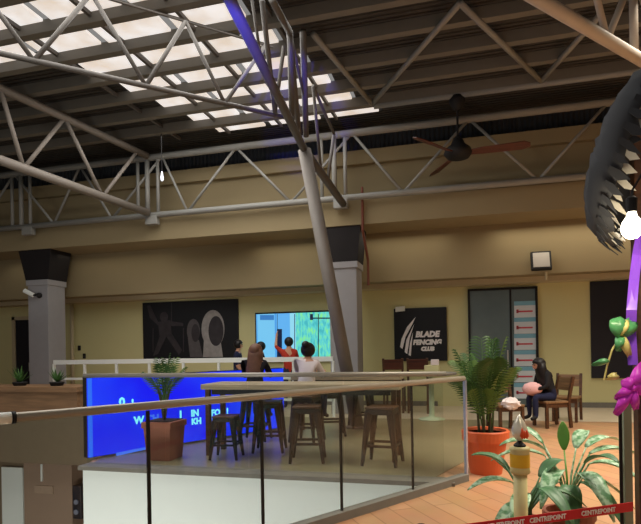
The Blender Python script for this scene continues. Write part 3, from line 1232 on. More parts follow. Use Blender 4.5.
def make_stool(name, label):
    t = thing(name, label, 'stool', (0, 0, 0), 0, 'metal bar stools')
    b = NB()
    bx(b, -0.17, 0.17, -0.17, 0.17, 0.665, 0.695, 0.012)
    obj('seat', b, M['darkwood'], t)
    b = NB()
    bx(b, -0.165, 0.165, -0.165, 0.165, 0.6, 0.665, 0.01)
    obj('seat_frame', b, M['stool_metal'], t)
    for sx in (-1, 1):
        for sy in (-1, 1):
            b = NB()
            q = [V((sx * 0.13, sy * 0.13, 0.62)), V((sx * 0.2, sy * 0.2, 0.01))]
            tube(b, q, [0.05, 0.02], 6)
            obj('leg', b, M['stool_metal'], t)
    b = NB()
    a = 0.177
    for s in (-1, 1):
        beam(b, (-a, s * a, 0.24), (a, s * a, 0.24), 0.02, 0.03)
        beam(b, (s * a, -a, 0.24), (s * a, a, 0.24), 0.02, 0.03)
    obj('footrest', b, M['stool_metal'], t)
    return t


GZ = 0.009
spots = [((308, 462), 0.2, 'dark metal bar stool with wooden seat, third from the left at the near bar table'),
         ((383, 465), -0.1, 'dark metal bar stool with wooden seat, rightmost at the near bar table'),
         ((227, 459), 0.15, 'lower dark metal stool in front of the blue screen lettering, left of the glass joint'),
         ((270, 452), 0.2, 'dark metal bar stool before the right end of the blue screen'),
         ((332, 436), 0.3, 'dark metal bar stool under the bar table, just left of the leaning column'),
         ((362, 428), 0.4, 'dark metal bar stool farther back, right of the leaning column foot'),
         ]
st0 = None
for i, (p, rz, lab) in enumerate(spots):
    q_ = at_z(*p, 0.0)
    q_.z = GZ
    if st0 is None:
        st0 = make_stool('bar_stool', lab)
        st0.location = q_
        st0.rotation_euler = (0, 0, rz)
    else:
        o = dup(st0, q_, rz, lab, 'metal bar stools')
        if i == 2:
            o.scale = (0.86, 0.86, 0.8)


# ------------------------------------------------------------------ people
def skin_mesh(nodes, edges, root, sub=1):
    """nodes: {name:(co, radius)} -> evaluated mesh and bone list"""
    keys = list(nodes)
    me = bpy.data.meshes.new('sk')
    me.from_pydata([nodes[k][0] for k in keys], [(keys.index(a), keys.index(b_)) for a, b_ in edges], [])
    o = bpy.data.objects.new('sk', me)
    C.objects.link(o)
    o.modifiers.new('s', 'SKIN').use_smooth_shade = True
    for i, k in enumerate(keys):
        sv = me.skin_vertices[0].data[i]
        r = nodes[k][1]
        sv.radius = (r, r) if not isinstance(r, tuple) else r
        sv.use_root = (k == root)
    ss = o.modifiers.new('u', 'SUBSURF')
    ss.levels = sub
    ss.render_levels = sub
    dg = bpy.context.evaluated_depsgraph_get()
    out = bpy.data.meshes.new_from_object(o.evaluated_get(dg))
    bpy.data.objects.remove(o)
    return out


def seg_dist(p, a, b_):
    d = b_ - a
    tt = max(0, min(1, (p - a).dot(d) / max(d.length_squared, 1e-9)))
    return (p - a - d * tt).length


def person(label, loc, rotz, J, zones, hair_bm, hair_m, mats, base_z=0.0):
    """J joints in local coordinates (y forward); zones: bone -> material index"""
    N, E_ = {}, []
    R_ = dict(pelvis=0.135, waist=0.115, chest=0.125, neck=0.052, chin=0.062, face=0.088, crown=0.07,
              shL=0.062, shR=0.062, elL=0.043, elR=0.043, wrL=0.027, wrR=0.027, paL=0.03, paR=0.03,
              hipL=0.09, hipR=0.09, knL=0.06, knR=0.06, anL=0.038, anR=0.038, toL=0.033, toR=0.033, nose=0.014)
    for k, c in J.items():
        N[k] = (V(c), R_[k])
    for a, c in (('pelvis', 'waist'), ('waist', 'chest'), ('chest', 'neck'), ('neck', 'chin'), ('chin', 'face'), ('face', 'crown'),
                 ('chest', 'shL'), ('shL', 'elL'), ('elL', 'wrL'), ('wrL', 'paL'), ('chest', 'shR'), ('shR', 'elR'), ('elR', 'wrR'), ('wrR', 'paR'),
                 ('pelvis', 'hipL'), ('hipL', 'knL'), ('knL', 'anL'), ('anL', 'toL'), ('pelvis', 'hipR'), ('hipR', 'knR'), ('knR', 'anR'), ('anR', 'toR')):
        E_.append((a, c))
    for s in 'LR':
        d = (N['pa' + s][0] - N['wr' + s][0]).normalized()
        sd_, ud_ = frame_of(d)
        for f_, (off, ln) in enumerate(((-0.024, 0.062), (-0.008, 0.072), (0.008, 0.068), (0.024, 0.052))):
            a = N['pa' + s][0] + d * 0.02 + sd_ * off
            m1 = a + d * ln * 0.5
            m2 = a + d * ln * 0.85 + ud_ * ln * 0.3
            N['f%d%sa' % (f_, s)] = (m1, 0.0085)
            N['f%d%sb' % (f_, s)] = (m2, 0.0075)
            E_ += [('pa' + s, 'f%d%sa' % (f_, s)), ('f%d%sa' % (f_, s), 'f%d%sb' % (f_, s))]
        N['th' + s] = (N['pa' + s][0] - sd_ * 0.045 + d * 0.01, 0.009)
        E_.append(('pa' + s, 'th' + s))
    me = skin_mesh(N, E_, 'pelvis')
    t_loc = V(loc)
    o = bpy.data.objects.new('person', me)
    C.objects.link(o)
    o.location = t_loc
    o.rotation_euler = (0, 0, rotz)
    o['label'] = label
    o['category'] = 'person'
    for m_ in mats:
        me.materials.append(m_)
    segs = [(N[a][0], N[c][0], zones.get(c, zones.get(a, 0)), N[a][1], N[c][1]) for a, c in E_]
    for p in me.polygons:
        p.use_smooth = True
        best = min(segs, key=lambda s_: seg_dist(p.center, s_[0], s_[1]))
        p.material_index = best[2]
    ORG[o.name] = V((0, 0, 0))
    h = obj('hair', hair_bm, hair_m, o, True, local=True)
    # face: eyes and mouth
    fc = N['face'][0]
    fwd = V(J['nose']) - fc if 'nose' in J else V((0, 1, 0))
    fwd.normalize()
    sidev = fwd.cross(V((0, 0, 1))).normalized()
    b = NB()
    for s in (-1, 1):
        ball(b, fc + fwd * 0.078 + sidev * 0.032 * s + V((0, 0, 0.012)), 0.011, u=8, v=6)
    obj('eyes', b, M['dark'], o, True, local=True)
    b = NB()
    ball(b, fc + fwd * 0.074 - V((0, 0, 0.055)), 0.016, 1.3, 0.8, 0.45, 8, 6)
    obj('mouth', b, M['c_pink'], o, True, local=True)
    b = NB()
    bmesh.ops.create_cone(b, segments=8, radius1=0.016, radius2=0.006, depth=0.05, cap_ends=True,
                          matrix=Matrix.Translation(fc + fwd * 0.088 - V((0, 0, 0.015))) @ Matrix.Rotation(-0.35, 4, sidev))
    obj('nose', b, M['skin'], o, True, local=True)
    return o


def joints_sit(seat=0.69, arm='table', lean=0.05):
    z = seat + 0.1
    J = dict(pelvis=(0, 0, z), waist=(0, 0.01 + lean * 0.4, z + 0.2), chest=(0, lean, z + 0.4), neck=(0, lean + 0.02, z + 0.54),
             chin=(0, lean + 0.045, z + 0.61), face=(0, lean + 0.05, z + 0.67), crown=(0, lean + 0.04, z + 0.755))
    for s, x in (('L', -1), ('R', 1)):
        J['sh' + s] = (x * 0.165, lean, z + 0.46)
        J['hip' + s] = (x * 0.095, 0.03, z - 0.02)
        J['kn' + s] = (x * 0.12, 0.42, z - 0.0)
        J['an' + s] = (x * 0.12, 0.4, z - 0.42)
        J['to' + s] = (x * 0.13, 0.53, z - 0.46)
        if arm == 'table':
            J['el' + s] = (x * 0.23, lean + 0.12, z + 0.22)
            J['wr' + s] = (x * 0.12, lean + 0.36, z + 0.28)
            J['pa' + s] = (x * 0.09, lean + 0.43, z + 0.29)
        else:
            J['el' + s] = (x * 0.22, lean + 0.06, z + 0.2)
            J['wr' + s] = (x * 0.08, lean + 0.26, z + 0.14)
            J['pa' + s] = (x * 0.05, lean + 0.32, z + 0.15)
    return J


def joints_stand(h=1.6, raise_r=False):
    k = h / 1.7
    J = dict(pelvis=(0, 0, 0.93 * k), waist=(0, 0.0, 1.1 * k), chest=(0, 0, 1.3 * k), neck=(0, 0.01, 1.45 * k), chin=(0, 0.035, 1.52 * k), face=(0, 0.035, 1.585 * k), crown=(0, 0.02, 1.665 * k - 0.035))
    for s, x in (('L', -1), ('R', 1)):
        J['sh' + s] = (x * 0.165, 0, 1.37 * k)
        J['el' + s] = (x * 0.22, 0.03, 1.09 * k)
        J['wr' + s] = (x * 0.2, 0.17, 0.9 * k)
        J['pa' + s] = (x * 0.19, 0.21, 0.83 * k)
        J['hip' + s] = (x * 0.09, 0, 0.88 * k)
        J['kn' + s] = (x * 0.1, 0.02, 0.48 * k)
        J['an' + s] = (x * 0.1, -0.01, 0.075)
        J['to' + s] = (x * 0.11, 0.13, 0.035)
    if raise_r:
        J['elL'] = (-0.3, 0.12, 1.5 * k)
        J['wrL'] = (-0.26, 0.2, 1.73 * k)
        J['paL'] = (-0.25, 0.22, 1.8 * k)
    return J


def zmap(shirt, pants, sleeves='short'):
    z = {}
    for k in ('pelvis', 'waist', 'chest', 'shL', 'shR'):
        z[k] = shirt
    for k in ('elL', 'elR'):
        z[k] = shirt
    for k in ('wrL', 'wrR'):
        z[k] = shirt if sleeves == 'long' else 0
    for k in ('paL', 'paR', 'neck', 'chin', 'face', 'crown', 'thL', 'thR'):
        z[k] = 0
    for k in ('hipL', 'hipR', 'knL', 'knR', 'anL', 'anR'):
        z[k] = pants
    z['toL'] = z['toR'] = 3
    return z


def hair_blob(head, long=0.0, bun=False, forward=0.0):
    """cap of hair round the head centre; long = how far it falls down the back"""
    b = NB()
    x, y, z = head
    ball(b, (x, y - 0.018, z + 0.025), 0.115, 0.95, 1.0, 1.0, 16, 12)
    for v in b.verts:
        if v.co.y > y + 0.05 and v.co.z < z + 0.05:
            v.co.y = y + 0.045
            v.co.x = x + (v.co.x - x) * 0.97
    if long:
        lathe_pts = []
        rings = []
        n = 16
        for i, (zz, rx, ry, dy) in enumerate(((0.05, 0.112, 0.085, -0.03), (-0.06, 0.122, 0.085, -0.05), (-0.18, 0.135, 0.075, -0.07), (-0.18 - long * 0.5, 0.14, 0.06, -0.1), (-0.18 - long, 0.11, 0.035, -0.115))):
            rings.append([b.verts.new((x + rx * math.cos(2 * PI * k / n), y + dy + ry * math.sin(2 * PI * k / n), z + zz)) for k in range(n)])
        for a, c in zip(rings, rings[1:]):
            for k in range(n):
                b.faces.new((a[k], a[(k + 1) % n], c[(k + 1) % n], c[k]))
        b.faces.new(rings[0])
        b.faces.new(rings[-1][::-1])
    if bun:
        ball(b, (x, y - 0.1, z + 0.1), 0.06, u=12, v=8)
    return b


def seat_person(px, Y, seat, rotz, label, shirt, hair_m, long, bun, stool_label, wide=1.0):
    g = at_Y(px, 400, Y)
    g.z = GZ
    dup(st0, g, rotz + PI, stool_label, 'metal bar stools')
    J = joints_sit(seat)
    J = {k: (c[0] * 0.95, c[1], seat + 0.1 + (c[2] - seat - 0.1) * (0.84 if c[2] > seat + 0.1 else 1)) for k, c in J.items()}
    J['nose'] = (0, J['face'][1] + 0.095, J['face'][2] - 0.01)
    nose = J.pop('nose')
    person(label, (g.x, g.y, 0.0), rotz, J, zmap(1, 2), hair_blob(J['face'], long, bun), hair_m, [M['skin'], shirt, M['c_jean'], M['dark']])


seat_person(255, 7.75, 0.697, 0.1, 'seated woman with long brown hair and a black top, back turned', M['c_black'], M['hair_brown'], 0.22, False, 'bar stool under the seated woman with long brown hair')
seat_person(306.5, 7.75, 0.697, -0.15, 'seated woman with black hair and a white shirt, back turned', M['c_white'], M['hair_black'], 0.0, True, 'bar stool under the seated woman in the white shirt')


def stand_person(px, Y, h, rotz, label, shirt, hair_m, raise_r=False, long=0.0):
    g = at_Y(px, 400, Y)
    g.z = 0.009
    J = joints_stand(h, raise_r)
    person(label, g, rotz, J, zmap(1, 2), hair_blob(J['face'], long), hair_m, [M['skin'], shirt, M['c_jean'], M['dark']])


stand_person(238.5, 12.0, 1.62, -1.4, 'standing person in navy in front of the black poster, right edge', M['c_navy'], M['hair_black'])
stand_person(262.5, 12.1, 1.56, 2.0, 'standing person in black before the left edge of the glowing screen', M['c_black'], M['hair_black'])
stand_person(290, 12.1, 1.66, 0.5, 'standing person in a red shirt raising one hand before the glowing screen', M['c_red'], M['hair_black'], True)


# ------------------------------------------------------------------ wooden chairs and the girl at right
def make_chair(name, label, m, seat=0.45, back=0.85):
    t = thing(name, label, 'chair', (0, 0, 0), 0, 'wooden chairs')
    b = NB()
    bx(b, -0.22, 0.22, -0.22, 0.22, seat - 0.04, seat, 0.01)
    obj('seat', b, m, t)
    for sx in (-1, 1):
        b = NB()
        beam(b, (sx * 0.19, -0.19, 0.0), (sx * 0.19, -0.19, seat - 0.03), 0.045, 0.045)
        obj('leg', b, M['darkwood'], t)
        b = NB()
        beam(b, (sx * 0.2, 0.24, 0.0), (sx * 0.2, 0.2, seat), 0.045, 0.045)
        beam(b, (sx * 0.2, 0.2, seat - 0.01), (sx * 0.2, 0.29, back), 0.045, 0.045)
        obj('leg', b, M['darkwood'], t)
    b = NB()
    beam(b, (-0.18, 0.272, back - 0.13), (0.18, 0.272, back - 0.13), 0.025, 0.22, (0, 0.2, 1))
    obj('backrest', b, m, t)
    b = NB()
    for sx in (-1, 1):
        beam(b, (sx * 0.19, -0.19, seat - 0.08), (sx * 0.19, 0.2, seat - 0.08), 0.025, 0.06)
    beam(b, (-0.19, -0.19, seat - 0.08), (0.19, -0.19, seat - 0.08), 0.025, 0.06)
    beam(b, (-0.19, 0.2, seat - 0.08), (0.19, 0.2, seat - 0.08), 0.025, 0.06)
    obj('seat_rail', b, M['darkwood'], t)
    return t


g = at_z(551, 427, 0.0)
ch0 = make_chair('wooden_chair', 'wooden chair the girl in black sits on', M['wood'])
ch0.location = V((g.x, g.y, 0.009))
ch0.rotation_euler = (0, 0, -1.15)
g2_ = at_z(567, 421, 0.0)
dup(ch0, V((g2_.x, g2_.y, 0.009)), PI - 0.35 + PI, 'empty wooden chair right of the girl in black, before the cream wall', 'wooden chairs')
g3 = at_z(506, 431, 0.0)
dup(ch0, V((g3.x, g3.y, 0.0)), -0.2 + 0.6, 'wooden chair with a tan back between the orange pot and the girl', 'wooden chairs')
# girl
J = joints_sit(0.55, 'lap', 0.15)
for k in ('face', 'crown', 'chin'):
    J[k] = (J[k][0], J[k][1] + 0.07, J[k][2] - 0.04)
for k in J:
    J[k] = tuple(x * 0.82 for x in J[k])
z_g = zmap(1, 2, 'long')
gl = V((g.x, g.y, 0.0))
girl = person('girl in black with long dark hair seated on a wooden chair, looking down', gl, -1.15 + PI, J, z_g,
              hair_blob(J['face'], 0.25), M['hair_black'], [M['skin'], M['c_black'], M['c_navy'], M['dark']])
b = NB()
rot = Matrix.Rotation(-1.15 + PI, 3, 'Z')
ball(b, (0, 0, 0), 0.15, 1.1, 0.75, 0.75, 16, 12)
for v in b.verts:
    v.co += V((random.uniform(-1, 1), random.uniform(-1, 1), random.uniform(-1, 1))) * 0.008
bmesh.ops.translate(b, vec=gl + rot @ V((0, 0.33, 0.66)), verts=b.verts)
solo('pink_bag', b, M['c_pink'], 'soft pale pink bag on the lap of the girl in black', 'bag', smooth=True)
b = NB()
c = at_z(504, 432, 0.0) + V((0.1, -0.1, 0.47))
ball(b, c, 0.12, 1.2, 1, 0.8, 12, 8)
for v in b.verts:
    v.co += V((random.uniform(-1, 1), random.uniform(-1, 1), random.uniform(-1, 1))) * 0.025
solo('white_bag', b, M['c_white'], 'crumpled white bag on the chair beside the orange pot', 'bag')

# bar chairs and round table behind the near railing
bc = None
for px, lab in ((395, 'dark red wooden high chair, left of the pair below the club sign'), (419, 'dark red wooden high chair, right of the pair below the club sign')):
    g = at_Y(px, 400, 11.7)
    g.z = 0.009
    if bc is None:
        bc = make_chair('high_chair', lab, M['redwood'], 0.68, 1.16)
        bc['group'] = 'high chairs below the club sign'
        bc.location = g
        bc.rotation_euler = (0, 0, PI)
    else:
        dup(bc, g, PI, lab, 'high chairs below the club sign')
g = at_z(432, 420, 0)
t = thing('pedestal_table', 'round pale pedestal table behind the end of the near balustrade', 'table', (g.x, g.y, 0.009))
b = NB()
lathe(b, [(0.02, 0.0), (0.25, 0.0), (0.25, 0.02), (0.06, 0.06), (0.05, 0.1), (0.05, 0.8), (0.1, 0.84), (0.05, 0.85)], 20, (g.x, g.y, 0.009))
obj('pedestal', b, mat('pale_green_paint', (186, 200, 168), 0.6), t, True)
b = NB()
lathe(b, [(0.4, 0.85), (0.47, 0.86), (0.48, 0.885), (0.47, 0.9), (0.0001, 0.9)], 28, (g.x, g.y, 0.009))
obj('tabletop', b, mat('grey_laminate', (150, 144, 138), 0.5), t)
b = NB()
q_ = g + V((0.02, -0.05, 0))
bx(b, q_.x - 0.14, q_.x + 0.14, q_.y - 0.1, q_.y + 0.1, 0.91, 1.05, 0.01)
solo('cream_box', b, M['wall'], 'cream box on the round pedestal table', 'box')
b = NB()
bx(b, q_.x - 0.02, q_.x + 0.13, q_.y - 0.06, q_.y + 0.06, 1.051, 1.16, 0.01)
solo('tissue_box', b, M['c_white'], 'small white carton standing on the cream box', 'box')


# ------------------------------------------------------------------ plants
def frond(bm, base, az, length, rise, droop, leaf=0.16, width=0.018, n=16):
    """arching palm frond with paired leaflets"""
    pts = []
    for i in range(n + 1):
        s = i / n
        r = length * (s * 0.75 + 0.1 * s * s) * math.cos(math.radians(rise)) * 1.15
        z = length * (math.sin(math.radians(rise)) * s * 1.1 - droop * s * s)
        pts.append(base + V((math.cos(az) * r, math.sin(az) * r, z)))
    tube(bm, pts, [0.008 * (1 - 0.8 * i / n) + 0.0015 for i in range(n + 1)], 5)
    side = V((-math.sin(az), math.cos(az), 0))
    for i in range(4, n + 1):
        p = pts[i]
        d = (pts[i] - pts[i - 1]).normalized()
        L = leaf * (0.55 + 0.9 * math.sin(PI * min(1, (i - 2) / n)))
        for s in (-1, 1):
            dirv = (side * s * 0.8 + d * 0.75 - V((0, 0, 0.25))).normalized()
            tip = p + dirv * L - V((0, 0, 0.25 * L))
            md = p + dirv * L * 0.45
            wv = d * width
            up_ = V((0, 0, 0.004))
            a = [bm.verts.new(x) for x in (p, md + wv, tip, md - wv)]
            bm.faces.new(a)
            c = [bm.verts.new(x - up_) for x in (p, md + wv, tip, md - wv)]
            bm.faces.new(c[::-1])


def square_pot(bm, c, w0, w1, h):
    lo = [c + V((sx * w0, sy * w0, 0)) for sx, sy in ((-1, -1), (1, -1), (1, 1), (-1, 1))]
    hi = [c + V((sx * w1, sy * w1, h)) for sx, sy in ((-1, -1), (1, -1), (1, 1), (-1, 1))]
    a = [bm.verts.new(p) for p in lo]
    d = [bm.verts.new(p) for p in hi]
    for k in range(4):
        bm.faces.new((a[k], a[(k + 1) % 4], d[(k + 1) % 4], d[k]))
    bm.faces.new(a[::-1])
    bm.faces.new(d)


# palm in brown pot before the LED screen
g = at_z(165, 459, 0.0)
t = thing('potted_palm', 'palm in a square brown clay pot in front of the blue screen', 'plant', (g.x, g.y, 0.009))
b = NB()
square_pot(b, V((g.x, g.y, 0.009)), 0.16, 0.19, 0.42)
bx(b, g.x - 0.21, g.x + 0.21, g.y - 0.21, g.y + 0.21, 0.42, 0.5, 0.008)
pot = obj('pot', b, M['brownpot'], t)
b = NB()
bx(b, g.x - 0.17, g.x + 0.17, g.y - 0.17, g.y + 0.17, 0.5, 0.51)
obj('soil', b, M['soil'], pot)
b = NB()
for a in (0.3, 2.2, 4.1):
    tube(b, [(g.x, g.y, 0.5), (g.x + 0.04 * math.cos(a), g.y + 0.04 * math.sin(a), 0.75), (g.x + 0.09 * math.cos(a), g.y + 0.09 * math.sin(a), 0.95)], [0.02, 0.016, 0.01], 6)
obj('stem', b, M['stem'], t)
for k in range(12):
    b = NB()
    frond(b, V((g.x, g.y, 0.72)), k * 2.4 + 0.3, 0.62 + random.uniform(-0.08, 0.12), random.uniform(58, 84), random.uniform(0.15, 0.4), 0.1, 0.008)
    obj('frond', b, M['palm'] if k % 3 else M['palm2'], t)

# palm in orange pot at the end of the railing
g = at_d(486, 474, 5.95)
g.z = 0
t = thing('potted_palm', 'bushy palm in a round orange terracotta pot at the end of the glass balustrade', 'plant', g)
b = NB()
lathe(b, [(0.15, 0.0), (0.17, 0.0), (0.2, 0.2), (0.225, 0.36), (0.25, 0.36), (0.256, 0.46), (0.245, 0.475), (0.22, 0.47), (0.21, 0.44)], 36, g)
pot = obj('pot', b, M['terracotta'], t, False)
b = NB()
lathe(b, [(0.001, 0.44), (0.212, 0.44)], 24, g, False)
obj('soil', b, M['soil'], pot)
b = NB()
for k in range(7):
    a = k * 0.9
    tube(b, [g + V((0.07 * math.cos(a), 0.07 * math.sin(a), 0.42)), g + V((0.1 * math.cos(a), 0.1 * math.sin(a), 0.85))], [0.016, 0.01], 6)
obj('stem', b, M['stem'], t)
for k in range(24):
    b = NB()
    a = k * 2.4
    frond(b, g + V((0.06 * math.cos(a), 0.06 * math.sin(a), random.uniform(0.5, 0.85))), a, random.uniform(0.5, 0.8), random.uniform(58, 87), random.uniform(0.12, 0.4), 0.15, 0.01)
    obj('frond', b, M['palm'] if k % 3 else M['palm2'], t)

# ledge planter at left
Yp = 8.0
xp1 = at_Y(77, 400, Yp).x
zt, zb = at_Y(40, 386.5, Yp).z, at_Y(40, 414, Yp).z
t = thing('ledge_planter', 'long brown planter box along the gallery edge at far left', 'planter', (-9.5, Yp + 0.3, zb))
b = NB()
bx(b, -15.8, xp1, Yp, Yp + 0.6, zb, zt - 0.1)
obj('box', b, M['planter'], t)
b = NB()
bx(b, -15.8, xp1 + 0.03, Yp - 0.05, Yp + 0.62, zt - 0.1, zt, 0.01)
obj('rim', b, M['planter'], t)
b = NB()
bx(b, -15.8, xp1 - 0.1, Yp + 0.05, Yp + 0.55, 0.0, zb)
obj('plinth', b, mat('plinth_brown', (86, 76, 62), 0.85), t)
for px, lab in ((20, 'small spiky plant on the ledge planter, left of the pillar'), (57, 'small spiky plant on the ledge planter, in front of the pillar')):
    g = at_Y(px, 386, Yp + 0.2)
    g.z = zt
    t = thing('spiky_plant', lab, 'plant', g, 0, 'spiky plants on the ledge')
    b = NB()
    lathe(b, [(0.1, 0.0), (0.13, 0.06), (0.12, 0.07)], 16, g)
    obj('pot', b, M['dark'], t)
    for k in range(18):
        a = k * 2.4
        el = random.uniform(0.5, 1.4)
        L = random.uniform(0.2, 0.34)
        d = V((math.cos(a) * math.cos(el), math.sin(a) * math.cos(el), math.sin(el)))
        s = V((-math.sin(a), math.cos(a), 0))
        p0_ = g + V((0, 0, 0.06))
        b = NB()
        prism(b, [p0_ - s * 0.012, p0_ + d * L * 0.4 - s * 0.024, p0_ + d * L, p0_ + d * L * 0.4 + s * 0.024, p0_ + s * 0.012], V((0, 0, -0.004)))
        obj('leaf', b, M['palm'], t)


# variegated plant in the foreground
def dieff_leaf(bm, base, az, stalk, L, W_, rise, droop):
    ax = V((math.cos(az), math.sin(az), 0))
    side = V((-math.sin(az), math.cos(az), 0))
    foot = base + ax * stalk * 0.35 + V((0, 0, stalk * 0.95))
    tube(bm, [base, base + ax * stalk * 0.12 + V((0, 0, stalk * 0.55)), foot], [0.009, 0.007, 0.005], 6)
    n, rows_ = 10, []
    for i in range(n + 1):
        s = i / n
        c = foot + ax * (L * s * math.cos(rise)) + V((0, 0, L * (math.sin(rise) * s - droop * s * s)))
        w = W_ * (math.sin(PI * min(1, s * 0.93 + 0.05)) ** 0.75) * (1 - 0.35 * s)
        rows_.append([bm.verts.new(c + side * w * u + V((0, 0, abs(u) * w * 0.35))) for u in (-1, -0.5, 0, 0.5, 1)])
    for a, c in zip(rows_, rows_[1:]):
        for k in range(4):
            bm.faces.new((a[k], a[k + 1], c[k + 1], c[k]))


def leaf_mat():
    m = mat('variegated_leaf', (150, 182, 140), 0.4, var=0.1)
    nt = m.node_tree
    tc = nt.nodes.new('ShaderNodeTexCoord')
    vo = nt.nodes.new('ShaderNodeTexNoise')
    vo.inputs['Scale'].default_value = 26
    vo.inputs['Detail'].default_value = 3
    cr = nt.nodes.new('ShaderNodeValToRGB')
    cr.color_ramp.elements[0].position = 0.4
    cr.color_ramp.elements[0].color = lin((96, 150, 100))
    cr.color_ramp.elements[1].position = 0.58
    cr.color_ramp.elements[1].color = lin((190, 222, 186))
    nt.links.new(tc.outputs['Object'], vo.inputs['Vector'])
    nt.links.new(vo.outputs[0], cr.inputs[0])
    nt.links.new(cr.outputs[0], nt.nodes['Principled BSDF'].inputs['Base Color'])
    return m


LF = leaf_mat()
LF2 = mat('young_leaf', (104, 160, 66), 0.4, var=0.2)
LF3 = mat('dark_leaf', (84, 128, 88), 0.45, var=0.3, scale=20)


def dieff(px, d, label, specs, potr):
    g = at_d(px, 524, d)
    g.z = 0
    t = thing('variegated_plant', label, 'plant', g, 0, 'variegated plants in the foreground')
    b = NB()
    lathe(b, [(potr * 0.7, 0), (potr, 0.3), (potr * 1.06, 0.3), (potr * 1.06, 0.34), (potr * 0.9, 0.34), (potr * 0.88, 0.3)], 24, g)
    obj('pot', b, M['brownpot'], t)
    b = NB()
    tube(b, [g + V((0, 0, 0.28)), g + V((0.01, 0, 0.5))], [0.025, 0.014], 8)
    obj('stem', b, M['stem'], t)
    for az, st, L, W_, rise, droop, mm in specs:
        b = NB()
        dieff_leaf(b, g + V((0, 0, 0.32)), az, st, L, W_, rise, droop)
        o = obj('leaf', b, (LF, LF2, LF3)[mm], t, True)
        md = o.modifiers.new('thick', 'SOLIDIFY')
        md.thickness = 0.003


RA = math.radians
right, left = YAW, YAW + PI            # azimuth of screen right / left
specs = []
for k, (az, st, L, W_, ri, dr, mm) in enumerate([
        (right + 0.0, 0.46, 0.40, 0.062, 22, 0.5, 0), (right + 0.35, 0.5, 0.34, 0.058, 30, 0.45, 0), (left + 0.1, 0.5, 0.36, 0.062, 34, 0.45, 0), (left - 0.3, 0.44, 0.36, 0.062, 22, 0.5, 0),
        (right + 1.3, 0.46, 0.2, 0.045, 78, 0.05, 1), (right - 0.6, 0.4, 0.34, 0.066, 20, 0.7, 0), (right - 1.4, 0.34, 0.32, 0.075, 15, 0.9, 0), (left + 0.8, 0.36, 0.34, 0.066, 15, 0.75, 0),
        (right + 0.8, 0.48, 0.3, 0.058, 45, 0.4, 0), (left + 2.0, 0.42, 0.3, 0.06, 40, 0.5, 2), (right - 1.0, 0.26, 0.3, 0.075, 5, 0.9, 2), (left + 1.2, 0.24, 0.3, 0.075, 0, 0.9, 2),
        (right - 0.2, 0.28, 0.3, 0.065, 5, 0.7, 0), (left - 0.8, 0.52, 0.3, 0.055, 45, 0.4, 0), (left + 0.45, 0.26, 0.32, 0.065, 5, 0.7, 2)]):
    specs.append((az, st * 0.86, L, W_, RA(ri), dr, mm))
dieff(569, 3.42, 'large pale green variegated plant in the foreground behind the red tape', specs, 0.15)
dieff(528, 3.25, 'smaller variegated plant at the foot of the bamboo torch', [
    (left + 0.1, 0.26, 0.3, 0.06, RA(20), 0.45, 0), (left + 0.5, 0.14, 0.28, 0.065, RA(-5), 0.75, 0), (right - 1.2, 0.24, 0.28, 0.065, RA(15), 0.8, 2), (left - 0.15, 0.36, 0.26, 0.055, RA(40), 0.4, 2),
    (right + 0.4, 0.28, 0.28, 0.06, RA(45), 0.4, 2), (left - 0.8, 0.3, 0.26, 0.055, RA(45), 0.3, 2), (left + 1.0, 0.2, 0.28, 0.065, RA(10), 0.8, 0), (right - 0.3, 0.2, 0.27, 0.065, RA(20), 0.6, 2)], 0.13)

# bamboo torch
g = at_d(521, 524, 2.9)
px2m = 2.9 / 540
zt_ = at_d(520, 447, 2.9).z
t = thing('bamboo_torch', 'bamboo garden torch with yellow canister and silver flame-shaped top', 'torch', (g.x, g.y, 0))
b = NB()
tube(b, [(g.x, g.y, 0.0), (g.x, g.y, zt_ - 0.13)], 0.036, 14)
for z in (0.15, 0.3, 0.42):
    lathe(b, [(0.036, z - 0.012), (0.041, z), (0.036, z + 0.012)], 14, (g.x, g.y, 0), False)
obj('pole', b, M['bamboo'], t, True)
b = NB()
lathe(b, [(0.048, zt_ - 0.14), (0.053, zt_ - 0.13), (0.05, zt_ - 0.11), (0.05, zt_ - 0.02), (0.054, zt_ - 0.012), (0.052, zt_), (0.02, zt_ + 0.005)], 22, (g.x, g.y, 0))
obj('canister', b, M['bamboo'], t, True)
b = NB()
lathe(b, [(0.0515, zt_ - 0.105), (0.0515, zt_ - 0.035)], 22, (g.x, g.y, 0), False)
prism(b, [], (0, 0, 0)) if False else None
obj('yellow_band', b, M['yellow'], t, True)
b = NB()
lathe(b, [(0.03, zt_), (0.032, zt_ + 0.012), (0.012, zt_ + 0.03), (0.01, zt_ + 0.05)], 16, (g.x, g.y, 0))
obj('burner', b, M['dark'], t)
b = NB()
lathe(b, [(0.012, zt_ + 0.035), (0.036, zt_ + 0.06), (0.042, zt_ + 0.09), (0.03, zt_ + 0.13), (0.012, zt_ + 0.16), (0.002, zt_ + 0.175)], 18, (g.x, g.y, 0))
obj('shade', b, M['foil'], t, True)
b = NB()
for k, hgt in ((0, 0.06), (1, 0.045), (2, 0.05)):
    c = V((g.x, g.y, zt_ + 0.05)) - V((FW.x, FW.y, 0)) * 0.04 + V((R0.x, R0.y, 0)) * (0.004 + 0.012 * (k - 1) + 0.008)
    lathe(b, [(0.003, 0.0), (0.012, 0.015), (0.007, hgt * 0.7), (0.001, hgt)], 8, c)
obj('flame_ornament', b, mat('flame_red', (224, 84, 40), 0.4, var=0.2), t, True)

